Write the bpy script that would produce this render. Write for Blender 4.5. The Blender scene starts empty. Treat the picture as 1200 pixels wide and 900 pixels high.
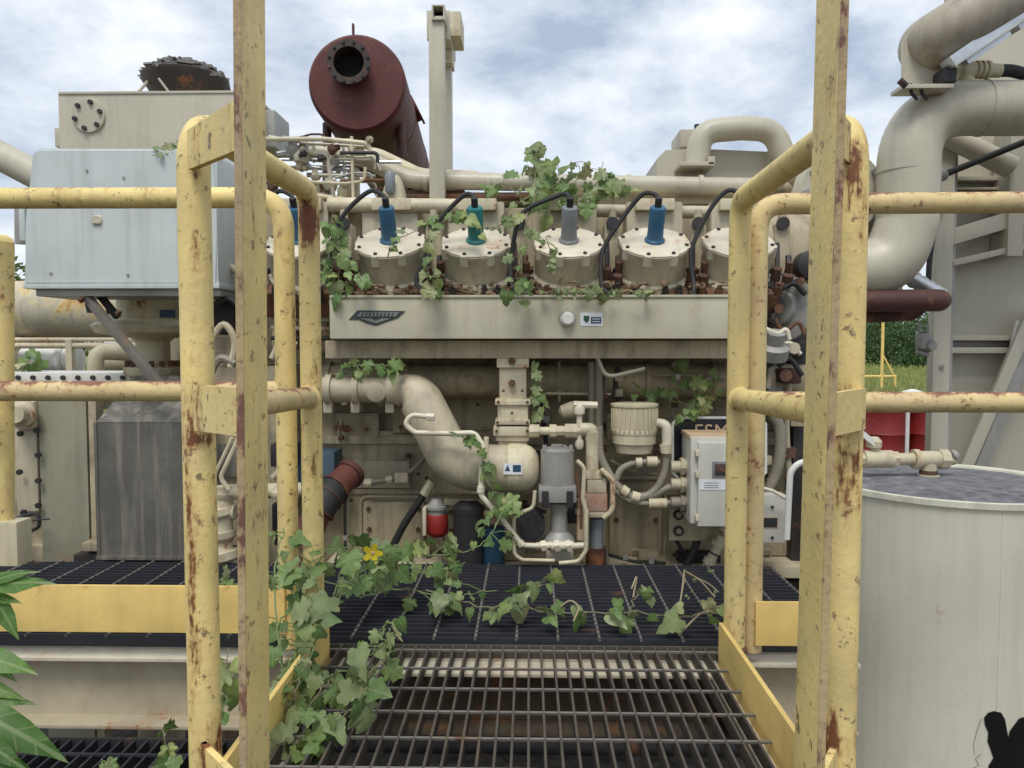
import bpy, bmesh, math, random
from mathutils import Vector, Matrix, noise
R = math.radians
PI = math.pi
random.seed(7)
S = bpy.context.scene
COL = S.collection

# ------------------------------------------------------------------ camera
EYE = Vector((0, 0, 1.6))
PITCH, YAW, F = 2.86, 1.27, 900.0
cam_d = bpy.data.cameras.new('camera')
cam_d.sensor_width = 36; cam_d.lens = 27.0; cam_d.clip_start = .02; cam_d.clip_end = 3000
cam = bpy.data.objects.new('camera', cam_d); COL.objects.link(cam)
cam.location = EYE; cam.rotation_euler = (R(90 - PITCH), 0, R(YAW))
S.camera = cam
CM = cam.rotation_euler.to_matrix()

# ------------------------------------------------------------------ world, sun, exposure
SUN_EL, SUN_AZ = 60, 190
w = bpy.data.worlds.new('World'); S.world = w; w.use_nodes = True
nt = w.node_tree; nt.nodes.clear()
def N(t, tree=None, **kw):
    n = (tree or nt).nodes.new(t)
    for k, v in kw.items(): setattr(n, k, v)
    return n
out = N('ShaderNodeOutputWorld')
sky = N('ShaderNodeTexSky', sky_type='NISHITA'); sky.sun_disc = False
sky.sun_elevation = R(SUN_EL); sky.sun_rotation = R(SUN_AZ); sky.air_density = 1.2; sky.dust_density = 1.5
bg1 = N('ShaderNodeBackground'); bg1.inputs[1].default_value = .11
nt.links.new(sky.outputs[0], bg1.inputs[0])
tc = N('ShaderNodeTexCoord')
mp = N('ShaderNodeMapping'); mp.inputs['Scale'].default_value = (1.0, 1.0, 1.9); mp.inputs['Location'].default_value = (.3, 1.7, .2)
nt.links.new(tc.outputs['Generated'], mp.inputs[0])
n1 = N('ShaderNodeTexNoise'); n1.inputs['Scale'].default_value = 4.2; n1.inputs['Detail'].default_value = 9; n1.inputs['Roughness'].default_value = .60
n1.inputs['Distortion'].default_value = .12
nt.links.new(mp.outputs[0], n1.inputs[0])
cr = N('ShaderNodeValToRGB')
e = cr.color_ramp.elements
e[0].position = .36; e[0].color = (.36, .43, .545, 1)
e[1].position = .66; e[1].color = (.86, .885, .92, 1)
m = e.new(.50); m.color = (.595, .655, .735, 1)
nt.links.new(n1.outputs[0], cr.inputs[0])
bg2 = N('ShaderNodeBackground'); bg2.inputs[1].default_value = .90
nt.links.new(cr.outputs[0], bg2.inputs[0])
mx = N('ShaderNodeMixShader'); mx.inputs[0].default_value = .93
nt.links.new(bg1.outputs[0], mx.inputs[1]); nt.links.new(bg2.outputs[0], mx.inputs[2]); nt.links.new(mx.outputs[0], out.inputs[0])
sl = bpy.data.lights.new('sun', 'SUN'); sl.energy = 1.5; sl.angle = R(22); sl.color = (1, .965, .91)
so = bpy.data.objects.new('sun', sl); COL.objects.link(so)
# light comes from behind the camera, a little to the left
az = R(SUN_AZ); el = R(SUN_EL)
sd = Vector((math.sin(az) * math.cos(el), math.cos(az) * math.cos(el), math.sin(el)))
so.rotation_euler = sd.to_track_quat('Z', 'Y').to_euler()
so.location = (0, 0, 20)
S.view_settings.view_transform = 'Standard'; S.view_settings.look = 'None'
S.view_settings.gamma = 1; S.view_settings.exposure = .50

# ------------------------------------------------------------------ pixel (of the 1200x900 photograph) at depth Y -> world
def at(px, py, Y):
    d = CM @ Vector(((px - 600) / F, -(py - 450) / F, -1))
    return EYE + d * (Y / d.y)
def ppm(Y): return Y / F          # metres per pixel at depth Y

# ------------------------------------------------------------------ materials
MATS = {}
def mat(name, base, rust=0.0, dirt=.25, rough=.55, metal=0.0, streak=.3, bump=.15, chip=None, var=.12, nscale=6.0, dirtcol=(.10, .085, .06), rustcol=(.20, .06, .022), rthr=None, rs=7, rstretch=None, spots=(), topwear=0):
    m = bpy.data.materials.new(name); m.use_nodes = True
    t = m.node_tree; t.nodes.clear()
    L = t.links.new
    o = N('ShaderNodeOutputMaterial', t); b = N('ShaderNodeBsdfPrincipled', t)
    L(b.outputs[0], o.inputs[0])
    b.inputs['Metallic'].default_value = metal
    g = N('ShaderNodeNewGeometry', t)
    oi = N('ShaderNodeObjectInfo', t)
    def noise_(scale, detail=5, rough_=.6, vec=None, sx=None):
        n = N('ShaderNodeTexNoise', t); n.inputs['Scale'].default_value = scale; n.inputs['Detail'].default_value = detail; n.inputs['Roughness'].default_value = rough_
        if sx:
            mm = N('ShaderNodeMapping', t); mm.inputs['Scale'].default_value = sx; L(g.outputs['Position'], mm.inputs[0]); L(mm.outputs[0], n.inputs[0])
        else: L(g.outputs['Position'], n.inputs[0])
        return n.outputs[0]
    def ramp(src, a, c):
        r = N('ShaderNodeMapRange', t); r.inputs[1].default_value = a; r.inputs[2].default_value = c; L(src, r.inputs[0]); return r.outputs[0]
    def mixc(fac, c1, c2, k=1.0):
        x = N('ShaderNodeMix', t, data_type='RGBA')
        if k != 1.0:
            mm = N('ShaderNodeMath', t, operation='MULTIPLY'); L(fac, mm.inputs[0]); mm.inputs[1].default_value = k; fac = mm.outputs[0]
        L(fac, x.inputs[0])
        for i, c in ((6, c1), (7, c2)):
            if isinstance(c, tuple): x.inputs[i].default_value = (*c, 1)
            else: L(c, x.inputs[i])
        return x.outputs[2]
    b3 = tuple(base)
    lo = tuple(c * (1 - var * 1.6) for c in b3); hi = tuple(min(1, c * (1 + var)) for c in b3)
    c = mixc(ramp(noise_(nscale), .3, .7), lo, hi)
    if streak: c = mixc(ramp(noise_(9, 4, .6, sx=(3.2, 3.2, .22)), .48, .72), c, dirtcol, streak)
    if dirt: c = mixc(ramp(noise_(2.3 + nscale * .5, 8, .7), .50, .74), c, dirtcol, dirt)
    if chip: c = mixc(ramp(noise_(42, 6, .72), .585, .64), c, chip, .8)
    if rust:
        a = (rthr if rthr else .70 - rust * .28)
        rn = N('ShaderNodeMath', t, operation='ADD')
        r1 = noise_(rs, 8, .72, sx=rstretch); r2 = noise_(60, 3, .6)
        m2 = N('ShaderNodeMath', t, operation='MULTIPLY'); L(r2, m2.inputs[0]); m2.inputs[1].default_value = .22
        L(r1, rn.inputs[0]); L(m2.outputs[0], rn.inputs[1])
        for (spx, spy, spz, rx, rz, amt) in spots:
            sv = N('ShaderNodeVectorMath', t, operation='SUBTRACT'); L(g.outputs['Position'], sv.inputs[0]); sv.inputs[1].default_value = (spx, spy, spz)
            sc = N('ShaderNodeVectorMath', t, operation='MULTIPLY'); L(sv.outputs[0], sc.inputs[0]); sc.inputs[1].default_value = (1 / rx, 1 / rx, 1 / rz)
            ln = N('ShaderNodeVectorMath', t, operation='LENGTH'); L(sc.outputs[0], ln.inputs[0])
            mr_ = N('ShaderNodeMapRange', t); mr_.inputs[1].default_value = 0; mr_.inputs[2].default_value = 1; mr_.inputs[3].default_value = amt; mr_.inputs[4].default_value = 0; L(ln.outputs['Value'], mr_.inputs[0])
            a2 = N('ShaderNodeMath', t, operation='ADD'); L(rn.outputs[0], a2.inputs[0]); L(mr_.outputs[0], a2.inputs[1]); rn = a2
        if topwear:
            sn = N('ShaderNodeSeparateXYZ', t); L(g.outputs['Normal'], sn.inputs[0]); tw_ = ramp(sn.outputs[2], .45, 1.0)
            mw = N('ShaderNodeMath', t, operation='MULTIPLY_ADD'); L(tw_, mw.inputs[0]); mw.inputs[1].default_value = topwear; L(rn.outputs[0], mw.inputs[2]); rn = mw
        msk = ramp(rn.outputs[0], a + .05, a + .11)
        halo = ramp(rn.outputs[0], a - .03, a + .10)
        rc = mixc(noise_(24), (rustcol[0] * .45, rustcol[1] * .5, rustcol[2] * .7), (rustcol[0] * 1.7, rustcol[1] * 1.9, rustcol[2] * 1.6))
        c = mixc(halo, c, (rustcol[0] * 2.0, rustcol[1] * 2.6, rustcol[2] * 2.2), .55)
        c = mixc(msk, c, rc)
    L(c, b.inputs['Base Color'])
    rr = N('ShaderNodeMapRange', t); rr.inputs[3].default_value = max(.05, rough - .12); rr.inputs[4].default_value = min(1, rough + .18); L(noise_(14), rr.inputs[0]); L(rr.outputs[0], b.inputs['Roughness'])
    if bump:
        bp = N('ShaderNodeBump', t); bp.inputs['Strength'].default_value = bump; bp.inputs['Distance'].default_value = .004
        L(noise_(90 if nscale > 1 else 8, 4, .6), bp.inputs['Height']); L(bp.outputs[0], b.inputs['Normal'])
    MATS[name] = m
    return m
_sp = lambda x, y, Y, rx, rz, amt: (*at(x, y, Y), rx, rz, amt)
YEL = mat('yellow_paint', (.84, .65, .255), rust=.62, dirt=.36, streak=.26, chip=(.13, .085, .06), rough=.6, bump=.3, dirtcol=(.47, .44, .31), var=.14, rthr=.70, rs=17, rstretch=(1.3, 1.3, .30),
          rustcol=(.17, .055, .02), topwear=.06, spots=[_sp(300, 900, .95, .05, .2, .06), _sp(250, 165, 1.1, .05, .06, .14), _sp(238, 200, 1.13, .03, .03, .2), _sp(236, 515, 1.13, .04, .02, .16), _sp(988, 478, 1.13, .03, .06, .12), _sp(335, 232, 1.8, .04, .03, .12), _sp(362, 680, 1.78, .05, .05, .15), _sp(862, 740, 1.78, .05, .04, .2),_sp(364, 262, 1.74, .055, .085, .40), _sp(224, 505, 1.13, .05, .20, .13), _sp(996, 590, 1.13, .03, .16, .26), _sp(1000, 200, 1.13, .04, .11, .22), _sp(985, 870, 1.13, .06, .06, .20),
          _sp(222, 690, 1.13, .022, .22, .19), _sp(228, 300, 1.13, .022, .14, .13), _sp(250, 880, 1.13, .05, .08, .22), _sp(960, 520, .93, .05, .35, .06), _sp(860, 235, 1.76, .05, .03, .15)])
WORN = mat('worn_edge_paint', (.50, .38, .19), rust=.8, dirt=.6, streak=.2, chip=(.16, .10, .09), rough=.7, bump=.4, dirtcol=(.30, .23, .20), rthr=.60, rs=22, rstretch=(1, 1, .4), rustcol=(.16, .07, .05))
YEL2 = mat('weathered_rail_paint', (.70, .55, .26), rust=.9, dirt=.5, streak=.1, chip=(.25, .12, .07), rough=.65, bump=.35, dirtcol=(.58, .44, .32), rthr=.68, rs=16, rustcol=(.22, .085, .055), topwear=.19)
YELB = mat('yellow_toe_board_paint', (.84, .60, .20), rust=.3, dirt=.12, streak=.15, rough=.55, bump=.1, dirtcol=(.35, .27, .13), rthr=.72)
TAN = mat('tan_engine_paint', (.53, .47, .335), rust=.35, dirt=.55, streak=.35, rough=.5, dirtcol=(.13, .105, .07), rthr=.74, rs=14)
TAN2 = mat('dull_tan_block_paint', (.47, .40, .265), rust=.4, dirt=.62, streak=.5, rough=.6, dirtcol=(.07, .055, .035), rthr=.72, rs=14, rustcol=(.12, .05, .025))
CREAM = mat('cream_paint', (.64, .575, .40), rust=.25, dirt=.4, streak=.3, rough=.5, dirtcol=(.2, .17, .11), rthr=.68)
CHAN = mat('header_cover_paint', (.55, .515, .385), rust=.05, dirt=.22, streak=.28, rough=.45, dirtcol=(.30, .22, .15), rthr=.78, var=.05)
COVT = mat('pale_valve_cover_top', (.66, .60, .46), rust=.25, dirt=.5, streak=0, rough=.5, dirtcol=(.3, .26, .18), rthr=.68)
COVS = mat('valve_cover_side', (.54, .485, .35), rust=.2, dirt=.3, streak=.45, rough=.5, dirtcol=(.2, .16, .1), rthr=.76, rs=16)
GREYP = mat('grey_beige_pipe_paint', (.52, .48, .375), rust=.12, dirt=.30, streak=.20, rough=.38, dirtcol=(.23, .19, .13), rthr=.77, rs=18, var=.07, nscale=3)
SCOR = mat('scorched_pipe_paint', (.40, .35, .27), rust=.0, dirt=.9, streak=.3, rough=.5, dirtcol=(.13, .085, .055), rthr=.72, nscale=4)
WALLM = mat('cooler_panel_paint', (.50, .465, .37), rust=0, dirt=.12, streak=.16, rough=.5, dirtcol=(.2, .18, .14), var=.04, nscale=2)
TANKM = mat('tank_white_paint', (.72, .69, .56), rust=.08, dirt=.12, streak=.22, rough=.42, dirtcol=(.36, .33, .25), rthr=.80, var=.05, nscale=2.5)
TANKT = mat('tank_top_grey', (.17, .17, .185), rust=.05, dirt=.85, streak=0, rough=.75, dirtcol=(.33, .32, .31), rthr=.78, nscale=30, bump=.5, var=.3)
BLUG = mat('blue_grey_cabinet_paint', (.57, .615, .60), rust=.02, dirt=.12, streak=.28, rough=.42, dirtcol=(.26, .30, .28), rthr=.80, var=.06, nscale=3)
GALV = mat('dull_grey_sheet', (.12, .113, .095), rust=.02, dirt=.35, streak=.85, rough=.5, metal=.0, dirtcol=(.31, .29, .24), rthr=.82, var=.12, nscale=4)
OLIVE = mat('olive_tan_column', (.30, .29, .21), rust=.1, dirt=.2, streak=.25, rough=.55, rthr=.74, var=.06)
REDV = mat('oxide_red_vessel', (.115, .026, .020), rust=.2, dirt=.35, streak=.35, rough=.6, dirtcol=(.055, .022, .018), rthr=.70, rustcol=(.14, .05, .03))
DRED = mat('dark_red_pipe', (.075, .028, .022), rust=.3, dirt=.5, streak=.1, rough=.6, dirtcol=(.04, .025, .02), rthr=.66)
RED = mat('red_paint', (.30, .026, .02), rust=0, dirt=.2, streak=.1, rough=.4)
RDRUM = mat('red_drum_paint', (.24, .020, .016), rust=.05, dirt=.25, streak=.2, rough=.45, dirtcol=(.10, .02, .015), rthr=.76)
RUST = mat('heavy_rust', (.10, .052, .034), rustcol=(.13, .05, .025), rust=.6, dirt=.6, streak=0, rough=.85, bump=.6, dirtcol=(.04, .025, .02), rthr=.6, nscale=18)
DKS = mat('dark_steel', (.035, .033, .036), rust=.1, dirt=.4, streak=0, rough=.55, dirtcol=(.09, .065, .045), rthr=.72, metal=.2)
GRT = mat('walkway_grating_steel', (.035, .037, .048), rust=.05, dirt=.35, streak=0, rough=.6, metal=.2, dirtcol=(.085, .075, .065), rthr=.76, nscale=12)
GRT2 = mat('worn_grating_steel', (.10, .085, .068), rust=.3, dirt=.6, streak=0, rough=.65, metal=.2, dirtcol=(.035, .027, .022), rthr=.70, rustcol=(.10, .05, .03), nscale=16)
GRR = mat('skylit_rod_steel', (.20, .185, .165), rust=.3, dirt=.5, streak=0, rough=.6, metal=.2, dirtcol=(.10, .075, .055), rthr=.72, rustcol=(.14, .06, .035), nscale=16)  # paler than the bars: sky light on the rod tops put into the colour
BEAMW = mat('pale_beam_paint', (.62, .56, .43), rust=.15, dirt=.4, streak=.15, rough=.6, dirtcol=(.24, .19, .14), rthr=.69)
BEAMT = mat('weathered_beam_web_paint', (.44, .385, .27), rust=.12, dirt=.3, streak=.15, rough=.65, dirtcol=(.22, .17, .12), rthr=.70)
SILV = mat('bright_aluminium', (.62, .64, .66), rust=0, dirt=.1, streak=.1, rough=.3, metal=.8, bump=.05)
GRY = mat('grey_cast_aluminium', (.37, .36, .335), rust=.02, dirt=.35, streak=.2, rough=.5, metal=.2, rthr=.78)
BLK = mat('black_rubber', (.022, .022, .022), rust=0, dirt=.3, streak=0, rough=.6, dirtcol=(.07, .065, .055), bump=.1)
TUBE = mat('off_white_tube_paint', (.70, .645, .50), rust=.1, dirt=.35, streak=.2, rough=.4, dirtcol=(.3, .25, .17), rthr=.78, rs=30)
HOSE = mat('ribbed_grey_conduit', (.27, .245, .185), rust=0, dirt=.4, streak=0, rough=.5, bump=.2)
BLUE = mat('blue_coil_plastic', (.028, .115, .21), rust=0, dirt=.3, streak=.15, rough=.4, dirtcol=(.12, .14, .14), bump=.05)
TEAL = mat('teal_coil_plastic', (.018, .20, .19), rust=0, dirt=.3, streak=.15, rough=.4, dirtcol=(.12, .16, .14), bump=.05)
GCOIL = mat('grey_coil_plastic', (.22, .24, .25), rust=0, dirt=.3, streak=.15, rough=.4, bump=.05)
WHT = mat('white_paint', (.72, .71, .66), rust=.02, dirt=.15, streak=.2, rough=.4, dirtcol=(.35, .32, .26), rthr=.8, var=.05)
CBOX = mat('control_box_paint', (.56, .55, .49), rust=.03, dirt=.15, streak=.2, rough=.4, dirtcol=(.33, .28, .2), rthr=.78, var=.05)
ORNG = mat('orange_stained_paint', (.58, .42, .27), rust=.1, dirt=.3, streak=0, rough=.5, rthr=.72)
PANB = mat('black_panel', (.010, .012, .017), rust=0, dirt=.15, streak=.1, rough=.3, dirtcol=(.05, .055, .06), bump=.03)
PAPER = mat('white_label', (.78, .80, .82), rust=0, dirt=.1, streak=.1, rough=.5, dirtcol=(.4, .45, .5), bump=0)
INKB = mat('dark_blue_print', (.03, .07, .13), rust=0, dirt=0, streak=0, rough=.5, bump=0)
INKT = mat('teal_black_print', (.035, .055, .055), rust=0, dirt=.4, streak=0, rough=.45, bump=0, dirtcol=(.14, .15, .12), nscale=60)
INKG = mat('dark_green_print', (.02, .09, .05), rust=0, dirt=0, streak=0, rough=.5, bump=0)
MBLK = mat('hollow_shade_black', (.004, .004, .004), rust=0, dirt=0, streak=0, rough=.95, bump=0)  # flat black standing in for the shade inside open bores
BLKP = mat('black_paint_splash', (.006, .006, .007), rust=0, dirt=0, streak=0, rough=.35, bump=.05)
BRK = mat('bark', (.10, .075, .05), rust=0, dirt=.4, streak=0, rough=.9, bump=.5)
STEM = mat('vine_stem', (.22, .20, .11), rust=0, dirt=.4, streak=0, rough=.7, bump=.1, dirtcol=(.12, .14, .05))
STEMG = mat('green_vine_stem', (.20, .27, .10), rust=0, dirt=.2, streak=0, rough=.6, bump=.05)
def leafmat(name, c1, c2, yell=(.30, .30, .05), trans=.3, veins=True):
    m = bpy.data.materials.new(name); m.use_nodes = True
    t = m.node_tree; t.nodes.clear(); L = t.links.new
    o = N('ShaderNodeOutputMaterial', t); b = N('ShaderNodeBsdfPrincipled', t); tr = N('ShaderNodeBsdfTranslucent', t); mxs = N('ShaderNodeMixShader', t)
    oi = N('ShaderNodeObjectInfo', t); g = N('ShaderNodeNewGeometry', t)
    n = N('ShaderNodeTexNoise', t); n.inputs['Scale'].default_value = 45; L(g.outputs['Position'], n.inputs[0])
    n2 = N('ShaderNodeTexNoise', t); n2.inputs['Scale'].default_value = 4; L(g.outputs['Position'], n2.inputs[0])
    rp = N('ShaderNodeValToRGB', t); L(oi.outputs['Random'], rp.inputs[0])
    e = rp.color_ramp.elements; e[0].color = (*c1, 1); e[1].color = (*yell, 1); k = e.new(.80); k.color = (*c2, 1); e[1].position = .8
    rp.color_ramp.elements[2].position = 1.0; rp.color_ramp.elements[2].color = (*yell, 1); rp.color_ramp.elements[1].color = (*c2, 1)
    ad = N('ShaderNodeMath', t, operation='ADD'); L(n.outputs[0], ad.inputs[0]); L(n2.outputs[0], ad.inputs[1])
    mr = N('ShaderNodeMapRange', t); mr.inputs[1].default_value = .6; mr.inputs[2].default_value = 1.4; mr.inputs[3].default_value = .65; mr.inputs[4].default_value = 1.35; L(ad.outputs[0], mr.inputs[0])
    mu = N('ShaderNodeVectorMath', t, operation='SCALE'); L(rp.outputs[0], mu.inputs[0]); L(mr.outputs[0], mu.inputs['Scale'])
    if veins:
        tcx = N('ShaderNodeTexCoord', t); sp = N('ShaderNodeSeparateXYZ', t); L(tcx.outputs['Object'], sp.inputs[0])
        def M_(op, a, b_=None, c_=None):
            q = N('ShaderNodeMath', t, operation=op)
            for i, v in enumerate((a, b_, c_)):
                if v is None: continue
                if isinstance(v, (int, float)): q.inputs[i].default_value = v
                else: L(v, q.inputs[i])
            return q.outputs[0]
        ab = M_('ABSOLUTE', sp.outputs[0]); mid_ = M_('LESS_THAN', ab, .022)
        fr = M_('FRACT', M_('MULTIPLY', M_('SUBTRACT', sp.outputs[1], M_('MULTIPLY', ab, .85)), 4.5)); sv_ = M_('MULTIPLY', M_('LESS_THAN', fr, .10), .7)
        vm = M_('MAXIMUM', mid_, sv_)
        vx = N('ShaderNodeMix', t, data_type='RGBA'); L(M_('MULTIPLY', vm, .38), vx.inputs[0]); L(mu.outputs[0], vx.inputs[6]); vx.inputs[7].default_value = (.42, .48, .24, 1)
        bq = N('ShaderNodeBump', t); bq.inputs['Strength'].default_value = .5; bq.inputs['Distance'].default_value = .002
        L(M_('ADD', M_('MULTIPLY', vm, -1), n.outputs[0]), bq.inputs['Height']); L(bq.outputs[0], b.inputs['Normal'])
        col_ = vx.outputs[2]
    else: col_ = mu.outputs[0]
    L(col_, b.inputs['Base Color']); L(col_, tr.inputs[0]); b.inputs['Roughness'].default_value = .45
    mxs.inputs[0].default_value = trans; L(b.outputs[0], mxs.inputs[1]); L(tr.outputs[0], mxs.inputs[2]); L(mxs.outputs[0], o.inputs[0])
    return m
SKIDM = mat('shaded_grimy_skid_paint', (.11, .09, .06), rust=.3, dirt=.7, streak=.4, rough=.7, dirtcol=(.04, .032, .022), rthr=.7)  # cream steel painted dark: shade below the grating put into the colour
LEAF = leafmat('vine_leaf', (.11, .195, .055), (.21, .31, .095), (.35, .39, .13))
LEAFP = leafmat('pale_vine_leaf', (.20, .27, .11), (.32, .38, .17), (.46, .44, .22))
LEAFB = leafmat('bright_weed_leaf', (.07, .17, .028), (.13, .26, .045), (.18, .30, .07), .4)
TREEL = leafmat('tree_leaf', (.05, .10, .028), (.11, .17, .05), (.14, .18, .07), veins=False)
PETAL = mat('yellow_petal', (.75, .60, .03), rust=0, dirt=0, streak=0, bump=0)
DRYL = mat('dry_leaf', (.38, .31, .20), rust=0, dirt=.3, streak=0, rough=.8, bump=0)

# ------------------------------------------------------------------ mesh builder
class MB:
    def __init__(s): s.bm = bmesh.new()
    def box(s, c, size, rot=None, bev=0.0, seg=2):
        t = bmesh.new(); bmesh.ops.create_cube(t, size=1)
        for v in t.verts: v.co = Vector((v.co.x * size[0], v.co.y * size[1], v.co.z * size[2]))
        if bev: bmesh.ops.bevel(t, geom=t.edges[:], offset=min(bev, min(size) * .45), segments=seg, profile=.7, affect='EDGES')
        M = Matrix.Translation(Vector(c)) @ (rot.to_4x4() if rot else Matrix.Identity(4))
        bmesh.ops.transform(t, matrix=M, verts=t.verts[:])
        s.merge(t); return s
    def merge(s, t):
        mp = {v: s.bm.verts.new(v.co) for v in t.verts}
        for f in t.faces:
            try: s.bm.faces.new([mp[v] for v in f.verts])
            except ValueError: pass
        t.free()
    def pbox(s, x0, y0, x1, y1, Y, depth, bev=.003, seg=2):
        "a box whose front face, at depth Y, covers a pixel rectangle"
        a = at(x0, (y0 + y1) / 2, Y); b = at(x1, (y0 + y1) / 2, Y); c = at((x0 + x1) / 2, y0, Y); d = at((x0 + x1) / 2, y1, Y)
        s.box(((a.x + b.x) / 2, Y + depth / 2, (c.z + d.z) / 2), (b.x - a.x, depth, c.z - d.z), None, bev, seg); return s
    def bar(s, p0, p1, w, h, up=Vector((0, 0, 1)), bev=0.0):
        p0 = Vector(p0); p1 = Vector(p1); d = p1 - p0; L = d.length; z = d.normalized()
        x = up.cross(z)
        if x.length < 1e-4: x = Vector((1, 0, 0)).cross(z)
        x.normalize(); y = z.cross(x)
        s.box((p0 + p1) / 2, (w, h, L), Matrix((x, y, z)).transposed(), bev); return s
    def sweep(s, pts, rads, seg=12, caps=True):
        pts = [Vector(p) for p in pts]
        n = len(pts)
        T = [(pts[min(i + 1, n - 1)] - pts[max(i - 1, 0)]).normalized() for i in range(n)]
        u = T[0].orthogonal().normalized()
        rings = []
        for i in range(n):
            if i:
                ax = T[i - 1].cross(T[i])
                if ax.length > 1e-7: u = Matrix.Rotation(T[i - 1].angle(T[i]), 3, ax.normalized()) @ u
            u = (u - T[i] * u.dot(T[i])).normalized(); v = T[i].cross(u)
            r = rads[i] if hasattr(rads, '__len__') else rads
            rings.append([s.bm.verts.new(pts[i] + (u * math.cos(2 * PI * k / seg) + v * math.sin(2 * PI * k / seg)) * r) for k in range(seg)])
        for a, b in zip(rings, rings[1:]):
            for k in range(seg): s.bm.faces.new((a[k], a[(k + 1) % seg], b[(k + 1) % seg], b[k]))
        if caps: s.bm.faces.new(list(reversed(rings[0]))); s.bm.faces.new(rings[-1])
        return s
    def cyl(s, p0, p1, r, r2=None, seg=20, caps=True): return s.sweep([p0, p1], [r, r if r2 is None else r2], seg, caps)
    def lathe(s, p0, axis, prof, seg=28, caps=True):
        "prof: list of (distance along axis, radius)"
        ax = Vector(axis).normalized(); p0 = Vector(p0); u = ax.orthogonal().normalized(); v = ax.cross(u)
        rings = [[s.bm.verts.new(p0 + ax * t + (u * math.cos(2 * PI * k / seg) + v * math.sin(2 * PI * k / seg)) * max(r, 1e-4)) for k in range(seg)] for t, r in prof]
        for a, b in zip(rings, rings[1:]):
            for k in range(seg): s.bm.faces.new((a[k], a[(k + 1) % seg], b[(k + 1) % seg], b[k]))
        if caps: s.bm.faces.new(list(reversed(rings[0]))); s.bm.faces.new(rings[-1])
        return s
    def tube(s, pts, r, bend=.04, seg=12, n=6): return s.sweep(fillet(pts, bend, n), r, seg)
    def hose(s, pts, r, seg=10, n=6, ribs=False):
        P = catmull(pts, n); 
        if ribs:
            P2 = resample(P, r * .45); rr = [r * (1.0 if i % 2 else .86) for i in range(len(P2))]
            return s.sweep(P2, rr, seg)
        return s.sweep(P, r, seg)
    def ring_bolts(s, c, axis, rad, n, r, h, seg=6, ph=0):
        ax = Vector(axis).normalized(); u = ax.orthogonal().normalized(); v = ax.cross(u)
        for k in range(n):
            a = 2 * PI * k / n + ph; p = Vector(c) + (u * math.cos(a) + v * math.sin(a)) * rad
            s.cyl(p, p + ax * h, r, seg=seg)
        return s
    def prism(s, poly, off):
        off = Vector(off); A = [s.bm.verts.new(Vector(p)) for p in poly]; B = [s.bm.verts.new(Vector(p) + off) for p in poly]
        s.bm.faces.new(A); s.bm.faces.new(list(reversed(B)))
        for i in range(len(A)): s.bm.faces.new((A[i], B[i], B[(i + 1) % len(A)], A[(i + 1) % len(A)]))
        return s
    def build(s, name, m, parent=None, label=None, sharp=38, world_parent=True):
        bmesh.ops.recalc_face_normals(s.bm, faces=s.bm.faces[:])
        me = bpy.data.meshes.new(name); 
        off = root_loc(parent) if parent else Vector((0, 0, 0))
        if off.length: bmesh.ops.translate(s.bm, vec=-off, verts=s.bm.verts[:])
        s.bm.to_mesh(me); s.bm.free()
        for p in me.polygons: p.use_smooth = True
        me.set_sharp_from_angle(angle=R(sharp))
        me.materials.append(m)
        o = bpy.data.objects.new(name, me); COL.objects.link(o)
        if parent: o.parent = parent
        if label: o['label'] = label
        return o
def root_loc(p):
    v = Vector((0, 0, 0))
    while p: v += p.location; p = p.parent
    return v
def fillet(pts, r, n=6):
    pts = [Vector(p) for p in pts]; o = [pts[0]]
    for i in range(1, len(pts) - 1):
        a, b, c = pts[i - 1], pts[i], pts[i + 1]
        d1 = (a - b); d2 = (c - b); ang = d1.angle(d2)
        if ang > 3.05: o.append(b); continue
        rr = r[i] if hasattr(r, '__len__') else r
        t = min(rr / math.tan(ang / 2), d1.length * .49, d2.length * .49)
        p1 = b + d1.normalized() * t; p2 = b + d2.normalized() * t
        for k in range(n + 1):
            q = k / n; 
            o.append((p1 * (1 - q) ** 2 + b * 2 * q * (1 - q) * .97 + p2 * q * q) + (p1 + p2) * .5 * (2 * q * (1 - q) * .03))
    o.append(pts[-1]); return o
def catmull(pts, n=6):
    P = [Vector(p) for p in pts]; P = [P[0] * 2 - P[1]] + P + [P[-1] * 2 - P[-2]]; o = []
    for i in range(1, len(P) - 2):
        for k in range(n):
            t = k / n; a, b, c, d = P[i - 1:i + 3]
            o.append(.5 * ((2 * b) + (c - a) * t + (2 * a - 5 * b + 4 * c - d) * t * t + (3 * b - a - 3 * c + d) * t ** 3))
    o.append(P[-2]); return o
def resample(P, step):
    o = [P[0]]; acc = 0
    for a, b in zip(P, P[1:]):
        L = (b - a).length; t = step - acc
        while t <= L: o.append(a + (b - a) * (t / L)); t += step
        acc = (acc + L) % step
    return o
def px(*pts):
    "pixel triples (x, y, depth) -> points"
    return [at(*p) for p in pts]
def thing(name, label, cat, loc=(0, 0, 0), group=None):
    o = bpy.data.objects.new(name, None); COL.objects.link(o); o.location = loc; o.empty_display_size = .1
    o['label'] = label; o['category'] = cat
    if group: o['group'] = group
    return o
def tag(o, label=None, cat=None, group=None, kind=None):
    if label: o['label'] = label
    if cat: o['category'] = cat
    if group: o['group'] = group
    if kind: o['kind'] = kind
    return o

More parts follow.
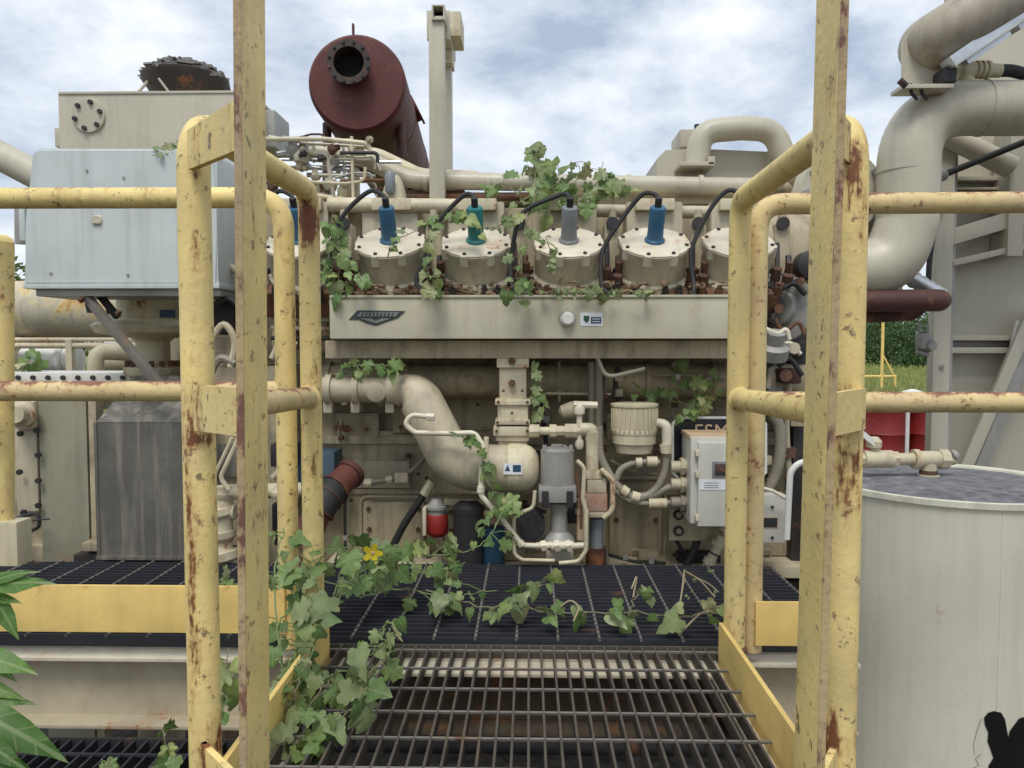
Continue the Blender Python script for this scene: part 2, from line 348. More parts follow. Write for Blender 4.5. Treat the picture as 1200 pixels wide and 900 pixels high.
# ================================================================== THE SETTING: ground, field
g = bmesh.new()
nx, step = 60, 0
bmesh.ops.create_grid(g, x_segments=80, y_segments=80, size=900)
me = bpy.data.meshes.new('ground'); g.to_mesh(me); g.free()
gm = bpy.data.materials.new('dirt_and_grass'); gm.use_nodes = True; t = gm.node_tree; L = t.links.new; b = t.nodes['Principled BSDF']
gp = N('ShaderNodeNewGeometry', t); nn = N('ShaderNodeTexNoise', t); nn.inputs['Scale'].default_value = .9; nn.inputs['Detail'].default_value = 9; L(gp.outputs['Position'], nn.inputs[0])
n3 = N('ShaderNodeTexNoise', t); n3.inputs['Scale'].default_value = 14; n3.inputs['Detail'].default_value = 6; L(gp.outputs['Position'], n3.inputs[0])
sep = N('ShaderNodeSeparateXYZ', t); L(gp.outputs['Position'], sep.inputs[0])
mr = N('ShaderNodeMapRange', t); mr.inputs[1].default_value = 9; mr.inputs[2].default_value = 14; L(sep.outputs[1], mr.inputs[0])
c1 = N('ShaderNodeValToRGB', t); L(n3.outputs[0], c1.inputs[0]); c1.color_ramp.elements[0].color = (.020, .016, .012, 1); c1.color_ramp.elements[1].color = (.09, .075, .055, 1); c1.color_ramp.elements[0].position = .35; c1.color_ramp.elements[1].position = .7
c2 = N('ShaderNodeValToRGB', t); L(nn.outputs[0], c2.inputs[0]); c2.color_ramp.elements[0].color = (.13, .18, .04, 1); c2.color_ramp.elements[1].color = (.33, .32, .13, 1); c2.color_ramp.elements[0].position = .4; c2.color_ramp.elements[1].position = .62
mxg = N('ShaderNodeMix', t, data_type='RGBA'); L(mr.outputs[0], mxg.inputs[0]); L(c1.outputs[0], mxg.inputs[6]); L(c2.outputs[0], mxg.inputs[7]); L(mxg.outputs[2], b.inputs['Base Color']); b.inputs['Roughness'].default_value = .95
bpn = N('ShaderNodeBump', t); bpn.inputs['Strength'].default_value = .7; bpn.inputs['Distance'].default_value = .03; L(n3.outputs[0], bpn.inputs['Height']); L(bpn.outputs[0], b.inputs['Normal'])
me.materials.append(gm); o = bpy.data.objects.new('ground', me); COL.objects.link(o); o['kind'] = 'structure'
# gravel under the skid
mb = MB(); rg = random.Random(3)
for i in range(900):
    x = rg.uniform(-1.9, 1.4); y = rg.uniform(1.2, 2.6); r = rg.uniform(.008, .028)
    mb.lathe((x, y, -.005), (rg.uniform(-.3, .3), rg.uniform(-.3, .3), 1), [(0, r * .8), (r * .6, r), (r * 1.2, r * .4)], seg=5)
tag(mb.build('gravel', mat('gravel_stone', (.07, .06, .048), dirt=.5, streak=0, rough=.9)), 'loose brown gravel on the dirt under the walkway', 'gravel', kind='stuff')

# tall grass of the far field
mb = MB(); bm = mb.bm
for i in range(5200):
    y = 12 + 52 * rg.random() ** 1.5; x = y * rg.uniform(.40, .56) if i % 4 else -y * rg.uniform(.55, .75)
    h = rg.uniform(.15, .42); a = rg.uniform(0, PI); dx = math.cos(a) * .03 * (1 + y / 20); dy = math.sin(a) * .03
    lx, ly = rg.uniform(-.1, .1), rg.uniform(-.1, .1)
    v = [bm.verts.new(c) for c in ((x - dx, y - dy, -.01), (x + dx, y + dy, -.01), (x + dx * .6 + lx * .6, y + dy + ly * .6, h * .6), (x + lx, y + ly, h))]
    bm.faces.new((v[0], v[1], v[2])); bm.faces.new((v[0], v[2], v[3]))
tag(mb.build('grass', leafmat('field_grass', (.20, .24, .07), (.30, .32, .11), (.42, .38, .16), veins=False)), 'sunlit tall yellow green grass in the field behind', 'grass', kind='stuff')

def tree(x, y, h, wd, label, seed, n=1700, trunk=True):
    r = random.Random(seed)
    t = thing('tree', label, 'tree', (x, y, 0), 'trees at the edge of the field')
    mb = MB()
    mb.sweep([(x, y, 0), (x + .1, y, h * .3), (x - .05, y, h * .6), (x, y, h * .85)], [h * .035, h * .028, h * .016, h * .006], 8)
    for k in range(6):
        a = r.uniform(0, 2 * PI); z0 = h * r.uniform(.25, .6)
        mb.sweep([(x, y, z0), (x + math.cos(a) * wd * .3, y + math.sin(a) * wd * .3, z0 + h * .15), (x + math.cos(a) * wd * .45, y + math.sin(a) * wd * .45, z0 + h * .28)], [h * .014, h * .009, h * .004], 6)
    mb.build('trunk', BRK, t)
    mb = MB(); bm = mb.bm
    cl = [(x + r.gauss(0, wd * .26), y + r.gauss(0, wd * .22), h * r.uniform(.08, .88), wd * r.uniform(.12, .26)) for _ in range(20)]
    for i in range(n):
        cx, cy, cz, cr_ = r.choice(cl)
        d = Vector((r.gauss(0, 1), r.gauss(0, 1), r.gauss(0, 1))).normalized() * cr_ * r.uniform(.55, 1.08)
        p = Vector((cx, cy, max(.1, cz))) + Vector((d.x, d.y, d.z * .8)); p.z = max(.05, p.z)
        s = h * r.uniform(.018, .038); u = Vector((r.gauss(0, 1), r.gauss(0, 1), r.gauss(0, 1))).normalized(); v = u.orthogonal().normalized()
        w_ = u.cross(v)
        bm.faces.new([bm.verts.new(p + q) for q in (v * s, w_ * s * .6, -v * s, -w_ * s * .6)])
    mb.build('crown', TREEL, t)
for i, (ppx, y, h, wd, lb) in enumerate([(1020, 62, 4.4, 8, 'bushy green tree beside the rusty front post, behind the field'), (1062, 58, 3.9, 7.5, 'low green tree beyond the yellow field pole'),
      (1100, 66, 4.8, 9, 'green tree partly behind the cooler frame edge'), (985, 70, 4.8, 9, 'green tree hidden mostly by the right front post'),
      (8, 34, 5.4, 6, 'dark green tree showing left of the blue grey cabinet'), (-60, 38, 6.2, 8, 'dark green tree at the left edge behind the yellow post'), (55, 45, 5.6, 8, 'green tree behind the blue grey cabinet and long tank'),
      (1150, 72, 5.4, 10, 'green tree behind the cooler panel wall')]):
    tree((ppx - 620) / F * y, y, h, wd, lb, 40 + i, 7500 if 1000 < ppx < 1110 else 2500)
# low fence pole in the field
f = thing('field_barrier', 'thin yellow pole with a low yellow rail standing in the grass field', 'barrier', at(1033, 455, 26))
p = at(1033, 455, 26); mb = MB(); mb.cyl((p.x, 26, 0), (p.x, 26, at(1033, 378, 26).z), .05, seg=8); mb.build('pole', YELB, f)
mb = MB(); mb.cyl(at(1012, 441, 26), at(1050, 441, 26), .04, seg=8); mb.cyl(at(1049, 441, 26), (at(1049, 441, 26).x, 26, 0), .04, seg=8); mb.cyl(at(1034, 415, 26), at(1048, 441, 26), .03, seg=8); mb.build('rail', YELB, f)

# ================================================================== PLATFORM, WALKWAY
FZ = 1.6 - .715
def grating_bar(name, p0, p1, th, h, m, parent):
    mb = MB(); mb.box(((p0[0] + p1[0]) / 2, (p0[1] + p1[1]) / 2, p0[2] - h / 2), (abs(p1[0] - p0[0]) or th, abs(p1[1] - p0[1]) or th, h)); return mb.build(name, m, parent)
def share(o, loc, parent):
    c = o.copy(); COL.objects.link(c); c.parent = parent; c.location = loc; return c
# near landing
land = thing('platform', 'worn bare steel bar grating platform in the opening between the yellow guard rails', 'platform', (0, 1.4, FZ))
PX0, PX1, PY0, PY1 = -.485, .462, .93, 1.80
first = None; k = 0; x = PX0 + .008
while x < PX1:
    if first is None:
        mb = MB(); mb.box((x, (PY0 + PY1) / 2, FZ - .0155), (.0045, PY1 - PY0, .030)); first = mb.build('bearing_bar', GRT2, land); x0 = x
    else: share(first, (x - x0, 0, (rg.random() - .5) * .0012), land)
    x += .0298
first = None
for k in range(9):
    y = 1.775 - k * .1016
    if first is None:
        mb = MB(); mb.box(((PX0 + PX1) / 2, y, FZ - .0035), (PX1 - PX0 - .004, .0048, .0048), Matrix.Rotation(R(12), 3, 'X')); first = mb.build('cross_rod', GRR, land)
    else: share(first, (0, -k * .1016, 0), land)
mb = MB(); mb.box(((PX0 + PX1) / 2, PY1 + .003, FZ - .017), (PX1 - PX0, .005, .033)); mb.build('end_bar', GRT2, land)
mb = MB(); mb.box(((PX0 + PX1) / 2, PY0 - .003, FZ - .017), (PX1 - PX0, .005, .033)); mb.build('end_bar', GRT2, land)
# landing frame: channel under the back edge and side channels
mb = MB(); mb.box((0, 1.765, FZ - .037), (.93, .10, .008), bev=.002); scn = mb.build('support_channel', BEAMW, land)
mb = MB(); mb.box((0, 1.80, FZ - .11), (.93, .008, .137)); mb.box((0, 1.77, FZ - .184), (.93, .07, .008)); mb.build('channel_web', SKIDM, scn)  # web darker than its flange, shade under the bars painted in
for sx in (-.492, .470):
    mb = MB(); mb.box((sx, 1.365, FZ - .11), (.008, .86, .15)); mb.box((sx + (.03 if sx < 0 else -.03), 1.365, FZ - .037), (.052, .86, .007)); mb.build('side_channel', BEAMW, land)
    mb = MB(); mb.box((sx, 1.0, (FZ - .19) / 2), (.05, .05, FZ - .19), bev=.004); mb.build('support_leg', YEL, land)
mb = MB(); mb.bar((-.4, 1.45, FZ - .25), (.40, 1.5, FZ - .25), .05, .06); mb.build('cross_brace', DKS, land)
# far walkway
WY0, WY1, WX0, WX1 = 1.845, 2.50, -2.6, .79
walk = thing('walkway', 'long dark bar grating walkway running along the engine side', 'walkway', (-.6, 2.1, FZ))
first = None; y = WY0 + .003; y0 = y; WR = random.Random(5)
while y < WY1:
    if first is None:
        mb = MB(); mb.box(((WX0 + WX1) / 2, y, FZ - .0145), (WX1 - WX0, .0055, .030)); first = mb.build('bearing_bar', GRT, walk)
    else: share(first, (0, y - y0, (WR.random() - .5) * .001), walk)
    y += .0298
first = None
for k in range(37):
    x = WX0 + .03 + k * .1016
    if x > WX1: break
    if first is None:
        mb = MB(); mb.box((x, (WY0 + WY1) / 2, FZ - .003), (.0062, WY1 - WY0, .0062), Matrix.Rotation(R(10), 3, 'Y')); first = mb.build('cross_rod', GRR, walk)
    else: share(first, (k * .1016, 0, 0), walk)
# beams under the walkway
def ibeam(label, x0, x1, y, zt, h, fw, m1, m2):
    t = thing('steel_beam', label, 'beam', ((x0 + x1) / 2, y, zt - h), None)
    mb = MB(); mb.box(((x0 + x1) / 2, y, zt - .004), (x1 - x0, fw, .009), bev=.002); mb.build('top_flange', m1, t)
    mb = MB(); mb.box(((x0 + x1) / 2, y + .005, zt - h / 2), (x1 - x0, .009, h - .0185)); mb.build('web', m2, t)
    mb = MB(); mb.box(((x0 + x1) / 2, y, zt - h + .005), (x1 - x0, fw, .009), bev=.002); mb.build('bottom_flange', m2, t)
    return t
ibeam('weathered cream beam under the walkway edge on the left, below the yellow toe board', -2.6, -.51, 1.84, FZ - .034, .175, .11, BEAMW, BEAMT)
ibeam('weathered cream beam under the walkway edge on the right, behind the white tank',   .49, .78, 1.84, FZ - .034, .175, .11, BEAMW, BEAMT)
for sx, lb in ((-2.2, 'leftmost steel leg under the walkway'), (-.8, 'steel leg under the walkway left of the platform'), (.70, 'steel leg under the walkway right of the platform')):
    mb = MB(); mb.box((sx, 1.9, (FZ - .21) / 2), (.08, .08, FZ - .215), bev=.004); tag(mb.build('steel_column', BEAMT), lb, 'post')
# lower grating seen at the bottom left
low = thing('lower_grating', 'dark lower step grating under the cream beam, beside the weeds', 'grating', (-1, 1.4, .66))
first = None
for k in range(40):
    if first is None:
        mb = MB(); mb.box((-1.75, 1.46, .675), (.005, .50, .03)); first = mb.build('bearing_bar', GRT, low)
    else: share(first, (k * .03, 0, 0), low)
for y in (1.715, 1.205): mb = MB(); mb.box((-1.165, y, .672), (1.2, .006, .04)); mb.build('end_bar', DKS, low)
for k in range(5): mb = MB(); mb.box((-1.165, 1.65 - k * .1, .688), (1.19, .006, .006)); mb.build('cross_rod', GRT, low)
for sx in (-1.7, -.62):
    mb = MB(); mb.box((sx, 1.6, .325), (.05, .05, .64)); mb.build('leg', BEAMT, low)

# ================================================================== YELLOW GUARD RAILS
PR = .0242
def P3(x, Y, dz): return Vector((x, Y, 1.6 + dz))
def guard(label, xb, xf, ztop_b, ztop_f, zm_b, zm_f, side):
    t = thing('guard_rail', label, 'guard rail', (xb, 1.45, FZ), 'guard rails flanking the opening')
    mb = MB(); path = fillet([P3(xb * 1.0, 1.76, -.70), P3(xb, 1.76, ztop_b), P3(xf, 1.155, ztop_f), P3(xf, 1.155, -.95)], [0, .05, .075, 0], 8)
    i0 = len(path)
    # split the one bent pipe in back post + top rail + front post
    mb.sweep(path, PR, 20); mb.build('top_pipe', YEL, t)
    mb = MB(); mb.cyl(P3(xb, 1.76, zm_b), P3(xf, 1.155, zm_f), PR * .98, seg=18); mb.build('middle_rail', YEL2 if side < 0 else YEL, t)
    mb = MB(); mb.box((xb + side * (-.012 if side < 0 else .012) * 0 - side * .03, 1.455, 1.6 - .715), (.0095, .62, .145), bev=.001); mb.build('toe_board', YELB, t)
    mb = MB(); mb.lathe(P3(xb, 1.76, -.705), (0, 0, 1), [(0, .031), (.006, .031), (.012, PR)], 16); mb.build('weld_collar', RUST, t)
    for (yy, zz, sg) in ((1.76 - PR - .001, zm_b, -1), (1.155 + PR + .001, zm_f, 1)):
        mb = MB(); mb.lathe((xb if sg < 0 else xf, yy, 1.6 + zz), (0, sg, 0), [(-.003, PR + .001), (.0, PR + .004), (.003, PR + .003), (.006, PR - .002)], 20); mb.build('weld_collar', YEL, t)
    return t
guard('yellow pipe guard with orange rust at its far elbow, beside the vines', -.503, -.503, .352, .335, -.118, -.100, -1)
guard('yellow pipe guard with a rust run down its front post, beside the white tank', .476, .474, .326, .332, -.121, -.105, 1)
def return_rail(label, x0, x1, Y, zt, zm, ztb, m, posts, mm, bend):
    t = thing('walkway_rail', label, 'guard rail', (x0, Y, FZ))
    mb = MB(); mb.sweep(fillet([P3(x0, Y, -.72), P3(x0, Y, zt), P3(x1, Y, zt + .004)], bend, 8), PR, 20); mb.build('top_pipe', m, t)
    mb = MB(); mb.cyl(P3(x0, Y, zm), P3(x1, Y, zm), PR, seg=18); mb.build('middle_rail', mm, t)
    for q in posts:
        mb = MB(); mb.cyl(P3(q, Y + .002, -.72), P3(q, Y + .002, zt), PR, seg=18); mb.build('post', YEL, t)
    s = 1 if x1 > x0 else -1
    mb = MB(); xe = x1 if x1 < 0 else .765; mb.box(((x0 + xe) / 2, Y - PR - .006, 1.6 + ztb[0] / 2 + ztb[1] / 2), (abs(xe - x0), .009, ztb[0] - ztb[1]), bev=.001); mb.build('toe_board', YELB, t)
    return t
return_rail('yellow walkway rail running left behind the left guard, over the cream beam', -.574, -2.6, 1.80, .345, -.108, (-.566, -.678), YEL, [-2.0], YEL2, .075)
return_rail('yellow walkway rail with a rusty top pipe running right, above the white tank', .527, 2.7, 1.80, .326, -.131, (-.594, -.697), YEL2, [2.2], YEL2, .06)
# far left yellow post with flared foot
t = thing('yellow_post', 'yellow post cut by the left edge of the view with a rusty foot', 'post', at(4, 660, 1.95))
mb = MB(); a = at(3, 285, 1.9); b_ = at(3, 640, 1.9); mb.cyl((b_.x, 1.9, b_.z), (a.x, 1.9, a.z), .026, seg=18); mb.lathe(a, (0, 0, 1), [(0, .026), (.012, .022), (.02, .01)], 16); mb.build('pipe', YEL, t)
mb = MB(); mb.pbox(-14, 612, 20, 664, 1.87, .06, .006); mb.build('foot', CREAM, t)

# ladder with tall flat stringers reaching above the platform
lad = thing('ladder', 'yellow ladder whose two tall flat side bars rise in front of the platform', 'ladder', (0, .95, 0))
def stringer(top, bot, Yn, Yf, s):
    # inner face between the pixel columns given (near, far) at y=0 and y=900
    mb = MB(); v = []
    c = []
    for (xn, yy, zz) in ((top, 0, 0), (bot, 900, 0)):
        p = at(xn, yy, Yn); c.append(p)
    d = (c[1] - c[0]); d.y = 0
    hi = c[0] - d * .33; lo_ = c[1] + d * ((c[1].z - .0) / (c[0].z - c[1].z))
    lo_.y = hi.y = (Yn + Yf) / 2
    mb.bar(lo_ + Vector((s * .005, 0, 0)), hi + Vector((s * .005, 0, 0)), Yf - Yn, .0085, up=Vector((1, 0, 0)), bev=.0015)
    sb_ = mb.build('side_bar', YEL, lad)
    m2 = MB(); e0 = Vector((0, -(Yf - Yn) / 2 - .0004, 0)) + Vector((s * .005, 0, 0)); m2.bar(lo_ + e0, hi + e0, .0016, .0092, up=Vector((1, 0, 0))); m2.build('worn_edge', WORN, sb_)
    return sb_, lo_, hi
_, lL, hL = stringer(283, 290, .905, .988, -1)
_, lR, hR = stringer(985, 957, .915, .995, 1)
for i in range(3):
    z = .25 + i * .28 - .03
    fL = lL + (hL - lL) * ((z - lL.z) / (hL.z - lL.z)); fR = lR + (hR - lR) * ((z - lR.z) / (hR.z - lR.z))
    mb = MB(); mb.cyl(fL, fR, .0125, seg=14); mb.build('rung', YEL, lad)
def gusset(xs, Ys, xe, Ye, z0, z1, z2, z3):
    mb = MB(); a = Vector((xs, Ys, 0)); b_ = Vector((xe, Ye, 0)); n = (b_ - a).cross(Vector((0, 0, 1))).normalized() * .010
    mb.prism([(xs, Ys, 1.6 + z0), (xe, Ye, 1.6 + z1), (xe, Ye, 1.6 + z2), (xs, Ys, 1.6 + z3)], n)
    bp2 = mb.build('bracket_plate', YEL, lad)
    for (xx, YY, za, zb) in ((xs, Ys, z0, z3), (xe, Ye, z1, z2)) if xs < 0 else ():
        wb = MB(); k_ = 7; q_ = [Vector((xx, YY - .004, 1.6 + za + (zb - za) * i / k_)) for i in range(k_ + 1)]; wb.sweep(q_, [.0042 + .0014 * (i % 2) for i in range(k_ + 1)], 7); wb.build('weld_bead', WORN, bp2)
gusset(-.490, 1.128, -.352, .985, .256, .252, .318, .312)
gusset(-.490, 1.128, -.352, .985, -.125, -.119, -.055, -.058)
gusset(.462, 1.13, .372, .99, .262, .258, .318, .318)
gusset(.492, 1.13, .385, .99, -.122, -.118, -.062, -.062)
gusset(-.490, 1.128, -.352, .985, -.70, -.70, -.60, -.60)
gusset(.462, 1.13, .372, .99, -.70, -.70, -.60, -.60)
# ================================================================== THE ENGINE
eng = thing('engine', 'large tan gas engine behind the walkway with a row of round valve covers', 'engine', (.1, 2.8, 0))
def PB(name, m, parent, x0, y0, x1, y1, Y, depth, bev=.003, label=None):
    return MB().pbox(x0, y0, x1, y1, Y, depth, bev).build(name, m, parent, label)
def bolts_row(parent, pts, Y, r=.006, h=.006, m=DKS, name='bolt'):
    o0 = None
    for (x, y) in pts:
        p = at(x, y, Y)
        if o0 is None:
            o0 = MB().cyl(p + Vector((0, .001, 0)), p - Vector((0, h, 0)), r, seg=6).build(name, m, parent); p0 = p
        else: share(o0, p - p0, parent)
# block
PB('crankcase', TAN2, eng, 372, 505, 952, 700, 2.86, .9, .01)
PB('upper_block', TAN2, eng, 372, 412, 952, 516, 2.90, .9, .008)
PB('block_rail', TAN2, eng, 372, 512, 952, 521, 2.84, .05, .004)
PB('block_rail', TAN2, eng, 372, 574, 952, 580, 2.85, .05, .003)
PB('skid_rail', CREAM, eng, 380, 663, 952, 676, 2.70, .2, .004)
PB('skid_web', SKIDM, eng, 60, 678, 952, 838, 2.76, .02, .004)  # shade beneath the platform is in this dark paint
# side panels on the block
PB('side_plate', TAN2, eng, 378, 484, 444, 512, 2.855, .03)
PB('side_plate', TAN, eng, 380, 540, 480, 572, 2.845, .03)
PB('side_plate', TAN2, eng, 460, 474, 492, 510, 2.86, .03)
def door(x0, y0, x1, y1, Y=2.83):
    d = PB('crankcase_door', TAN2, eng, x0, y0, x1, y1, Y, .05, .016)
    m = MB(); 
    a, b = at(x0, y0, Y), at(x1, y1, Y); r = .014
    pts = [(a.x, Y + .028, a.z), (b.x, Y + .028, a.z), (b.x, Y + .028, b.z), (a.x, Y + .028, b.z)]
    m.sweep(fillet([Vector(((pts[0][0] + pts[1][0]) / 2, Y + .028, a.z + r))] + [Vector((q[0] + (r if i in (1, 2) else -r), q[1], q[2] + (r if i < 2 else -r))) for i, q in [(1, pts[1]), (2, pts[2]), (3, pts[3]), (0, pts[0])]] + [Vector(((pts[0][0] + pts[1][0]) / 2, Y + .028, a.z + r))], .03), .007, 8)
    m.build('door_rim', TAN, d)
    o0 = None
    for (qx, qy) in ((x0 + 7, y0 + 8), (x1 - 7, y0 + 8), (x0 + 8, (y0 + y1) / 2), (x1 - 8, (y0 + y1) / 2)):
        p = at(qx, qy, Y); MB().cyl(p + Vector((0, .002, 0)), p - Vector((0, .008, 0)), .009, seg=6).build('bolt', RUST, d)
    p = at((x0 + x1) / 2, y1 - 3, Y)
    MB().tube([p + Vector((-.018, -.004, -.01)), p + Vector((-.018, -.02, .022)), p + Vector((.018, -.02, .022)), p + Vector((.018, -.004, -.01))], .004, .015, 8).build('handle', TAN, d)
    return d
door(425, 588, 498, 652); door(521, 592, 566, 652); door(714, 566, 776, 652); door(862, 600, 930, 652)
bolts_row(eng, [(398, 495), (410, 503), (430, 503), (470, 500), (412, 586), (416, 650), (505, 650), (700, 586), (790, 650), (500, 560), (512, 552), (490, 555), (540, 600), (560, 474), (640, 474), (700, 474), (800, 650)], 2.84, .007, .008, RUST)
# long dim water manifold
m = MB(); m.cyl(at(374, 446, 2.80), at(950, 446, 2.80), .062, seg=26); mo = m.build('water_manifold', TAN2, eng)
for x in (385, 476, 700, 755, 832): MB().cyl(at(x, 446, 2.80), at(x + 5, 446, 2.80), .070, seg=26).build('clamp_band', TAN2, mo)
m = MB(); m.cyl(at(374, 424, 2.9), at(950, 424, 2.9), .032, seg=16); m.build('oil_gallery', TAN2, eng)
m = MB(); m.cyl(at(640, 461, 2.70), at(716, 462, 2.70), .0045, seg=8); m.cyl(at(640, 461, 2.70), at(640, 461, 2.9), .0045, seg=8); m.build('thin_rail', CREAM, eng)
# header cover
hc = PB('header_cover', CHAN, eng, 386, 347, 878, 397, 2.50, .22, .006)
PB('lip', CHAN, hc, 386, 345.5, 878, 348.5, 2.495, .1, .001)
PB('cover_underside_rail', TAN2, eng, 381, 399, 884, 420, 2.56, .16, .003)
PB('header_shelf', TAN2, eng, 386, 399.5, 884, 404, 2.60, .3, .002)
k = MB(); c = at(665, 374, 2.50); k.lathe(c + Vector((0, .004, 0)), (0, -1, 0), [(0, .024), (.006, .026), (.012, .024), (.026, .021), (.032, .016)], 24); k.build('knob', WHT, hc)
MB().lathe(c + Vector((0, .004, 0)), (0, -1, 0), [(0, .027), (.006, .0265)], 24).build('knob_seal', BLK, hc)
def flat(name, m, parent, pxs, Y, th=.0012):
    P = [at(x, y, Y) for x, y in pxs]; P = [Vector((p.x, Y, p.z)) for p in P]
    return MB().prism(P, (0, th, 0)).build(name, m, parent)
st = flat('sticker', PAPER, hc, [(680, 366.5), (706, 366.5), (706, 382), (680, 382)], 2.4985)
flat('sticker_shield_mark', INKG, hc, [(684, 370), (690.5, 370), (690.5, 375), (687.3, 379), (684, 375)], 2.4975, .0006)
flat('sticker_word_block', INKB, hc, [(692.5, 371.5), (704.5, 371.5), (704.5, 379), (692.5, 379)], 2.4975, .0006)
for q in (373.4, 376.4): flat('sticker_print_line', PAPER, hc, [(694, q), (703, q), (703, q + .9), (694, q + .9)], 2.4968, .0004)
# winged badge: dark outline with a pale band and letter-like uprights
em = flat('badge', INKT, hc, [(408.5, 374.5), (419, 363.5), (474.5, 364.5), (466, 372.5), (450, 378), (440.5, 381.5), (430, 379), (420, 374.5)], 2.4972, .003)
GRYB = mat('badge_grey', (.22, .225, .20), rust=0, dirt=.5, streak=0, rough=.4, bump=0, nscale=70, dirtcol=(.05, .06, .055))
flat('badge_band', GRYB, hc, [(422, 366), (468, 366), (463.5, 371), (418, 371)], 2.4945, .003)
flat('badge_band', GRYB, hc, [(421.5, 373), (434, 373), (440.5, 376), (447, 373), (458, 373), (440.5, 379.3)], 2.4945, .003)
for i in range(9):
    q = 424 + i * 4.4; flat('badge_letter_stroke', INKT, hc, [(q, 366.8), (q + 2, 366.8), (q + 1.2, 370.4), (q - .8, 370.4)], 2.4932, .0015)
# valve covers, coils and leads
TILT = R(32)
AX = Vector((0, -math.sin(TILT), math.cos(TILT)))
COILS = [BLUE, BLUE, TEAL, GCOIL, BLUE, BLUE]
cov_x = [352, 457, 558, 666.5, 767, 866]
COV_Y = 2.60
for i, cx in enumerate(cov_x):
    top = at(cx, 283, COV_Y); base = top - AX * .158
    m = MB(); m.lathe(base, AX, [(.022, .119), (.030, .123), (.042, .123), (.050, .1145), (.135, .1145), (.141, .118), (.151, .118), (.1535, .116)], 44)
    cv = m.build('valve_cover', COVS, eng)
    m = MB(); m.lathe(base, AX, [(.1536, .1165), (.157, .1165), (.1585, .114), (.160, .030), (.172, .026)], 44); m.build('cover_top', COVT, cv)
    m = MB(); m.ring_bolts(base + AX * .12, AX, .1065, 8, .017, .0362, 14, PI / 8); m.build('bolt_bosses', COVT, cv)['kind'] = 'stuff'
    m = MB(); m.ring_bolts(base + AX * .157, AX, .107, 8, .0065, .007, 6, PI / 8); m.build('cover_bolts', DKS, cv)['kind'] = 'stuff'
    m = MB(); m.lathe(base, AX, [(.158, .034), (.166, .034), (.172, .0275), (.2, .0262), (.275, .0262), (.279, .024), (.281, .010)], 26); m.build('ignition_coil', COILS[i], cv, ['dark blue ignition coil', 'blue ignition coil', 'teal green ignition coil', 'grey ignition coil', 'blue ignition coil', 'blue ignition coil'][i])
    ct = base + AX * .281
    m = MB(); m.cyl(ct - AX * .004, ct + AX * .03, .0115, seg=12); m.build('lead_boot', BLK, cv)
    hs = MB(); L0 = ct + AX * .02
    jr_ = random.Random(i * 7 + 1).uniform; hs.hose([L0, L0 + Vector((-.012, .01, .022)), L0 + Vector((-.055 + jr_(-.01, .01), .02, .022 + jr_(-.008, .012))), L0 + Vector((-.135 + jr_(-.02, .02), .03, -.055 + jr_(-.02, .02))), L0 + Vector((-.175 + jr_(-.02, .015), .03, -.16)), L0 + Vector((-.178 + jr_(-.015, .02), .01, -.27)), L0 + Vector((-.15 + jr_(-.02, .03), -.02, -.31))], .0078, 8)
    hs.build('ignition_lead', BLK, cv)
    # rusty head casting below and its studs
    m = MB(); RX = Matrix.Rotation(TILT, 3, 'X')
    m.box(base - AX * .030, (.27, .235, .085), RX, .012); m.box(base + AX * .008 + Vector((0, -.01, 0)), (.22, .235, .03), RX, .008)
    hd = m.build('cylinder_head', RUST, eng)
    m = MB(); m.ring_bolts(base + AX * .022, AX, .112, 8, .018, .018, 12, 0); m.build('skirt_bosses', COVT, cv)['kind'] = 'stuff'
    m = MB()
    for sx in (-.125, -.075, .03, .075, .125):
        for sy in (-.105, .0):
            if abs(sx) < .1 and sy == 0: continue
            p = base + Vector((sx, 0, 0)) + RX @ Vector((0, sy - (.02 if abs(sx) < .1 else 0), .0)); m.cyl(p, p + AX * .045, .0125, seg=6); m.cyl(p + AX * .042, p + AX * .058, .008, seg=6)
    m.build('head_studs', RUST if i % 2 else DKS, hd)['kind'] = 'stuff'
    # pale casting and rocker boxes behind
    m = MB(); m.pbox(cx - 33, 236, cx + 33, 330, 2.86, .30, .012); m.build('head_casting', COVS, eng)
    m = MB(); m.pbox(cx - 22, 232, cx + 24, 246, 2.83, .20, .006); m.build('casting_cap', CREAM, hd)
    # parts in the gap left of each cover
    m = MB(); gx = cx + 51
    m.pbox(gx - 9, 262, gx + 9, 345, 2.72, .08, .006); m.cyl(at(gx, 262, 2.76), at(gx, 246, 2.76), .018, .012, 12); gp_ = m.build('gap_bracket', TAN2, eng)
    m = MB(); q = at(gx, 262, 2.715); m.cyl(q, q - Vector((0, .012, 0)), .022, seg=14); m.cyl(at(gx - 6, 285, 2.7), at(gx - 6, 325, 2.66), .008, seg=8); m.cyl(at(gx + 7, 300, 2.68), at(gx + 6, 335, 2.64), .010, seg=6); m.build('gap_fittings', DKS, gp_)
    m = MB()
    for (ox, oy, rr) in ((-7, 318, .016), (6, 326, .018), (-4, 336, .017), (8, 311, .012)):
        q = at(gx + ox, oy, 2.60); m.cyl(q + AX * -.03, q + AX * .012, rr, seg=6)
    m.build('rusty_nut', RUST, gp_)
PB('head_deck', RUST, eng, 350, 322, 905, 350, 2.66, .30, .004)
PB('rocker_shaft_box', TAN2, eng, 300, 243, 945, 425, 2.98, .2, .01)
m = MB(); m.cyl(at(385, 240, 2.86), at(548, 242, 2.86), .028, seg=16); m.build('air_rail', CREAM, eng)
m = MB(); m.cyl(at(640, 246, 2.90), at(905, 250, 2.90), .024, seg=16); m.build('air_rail', COVS, eng)
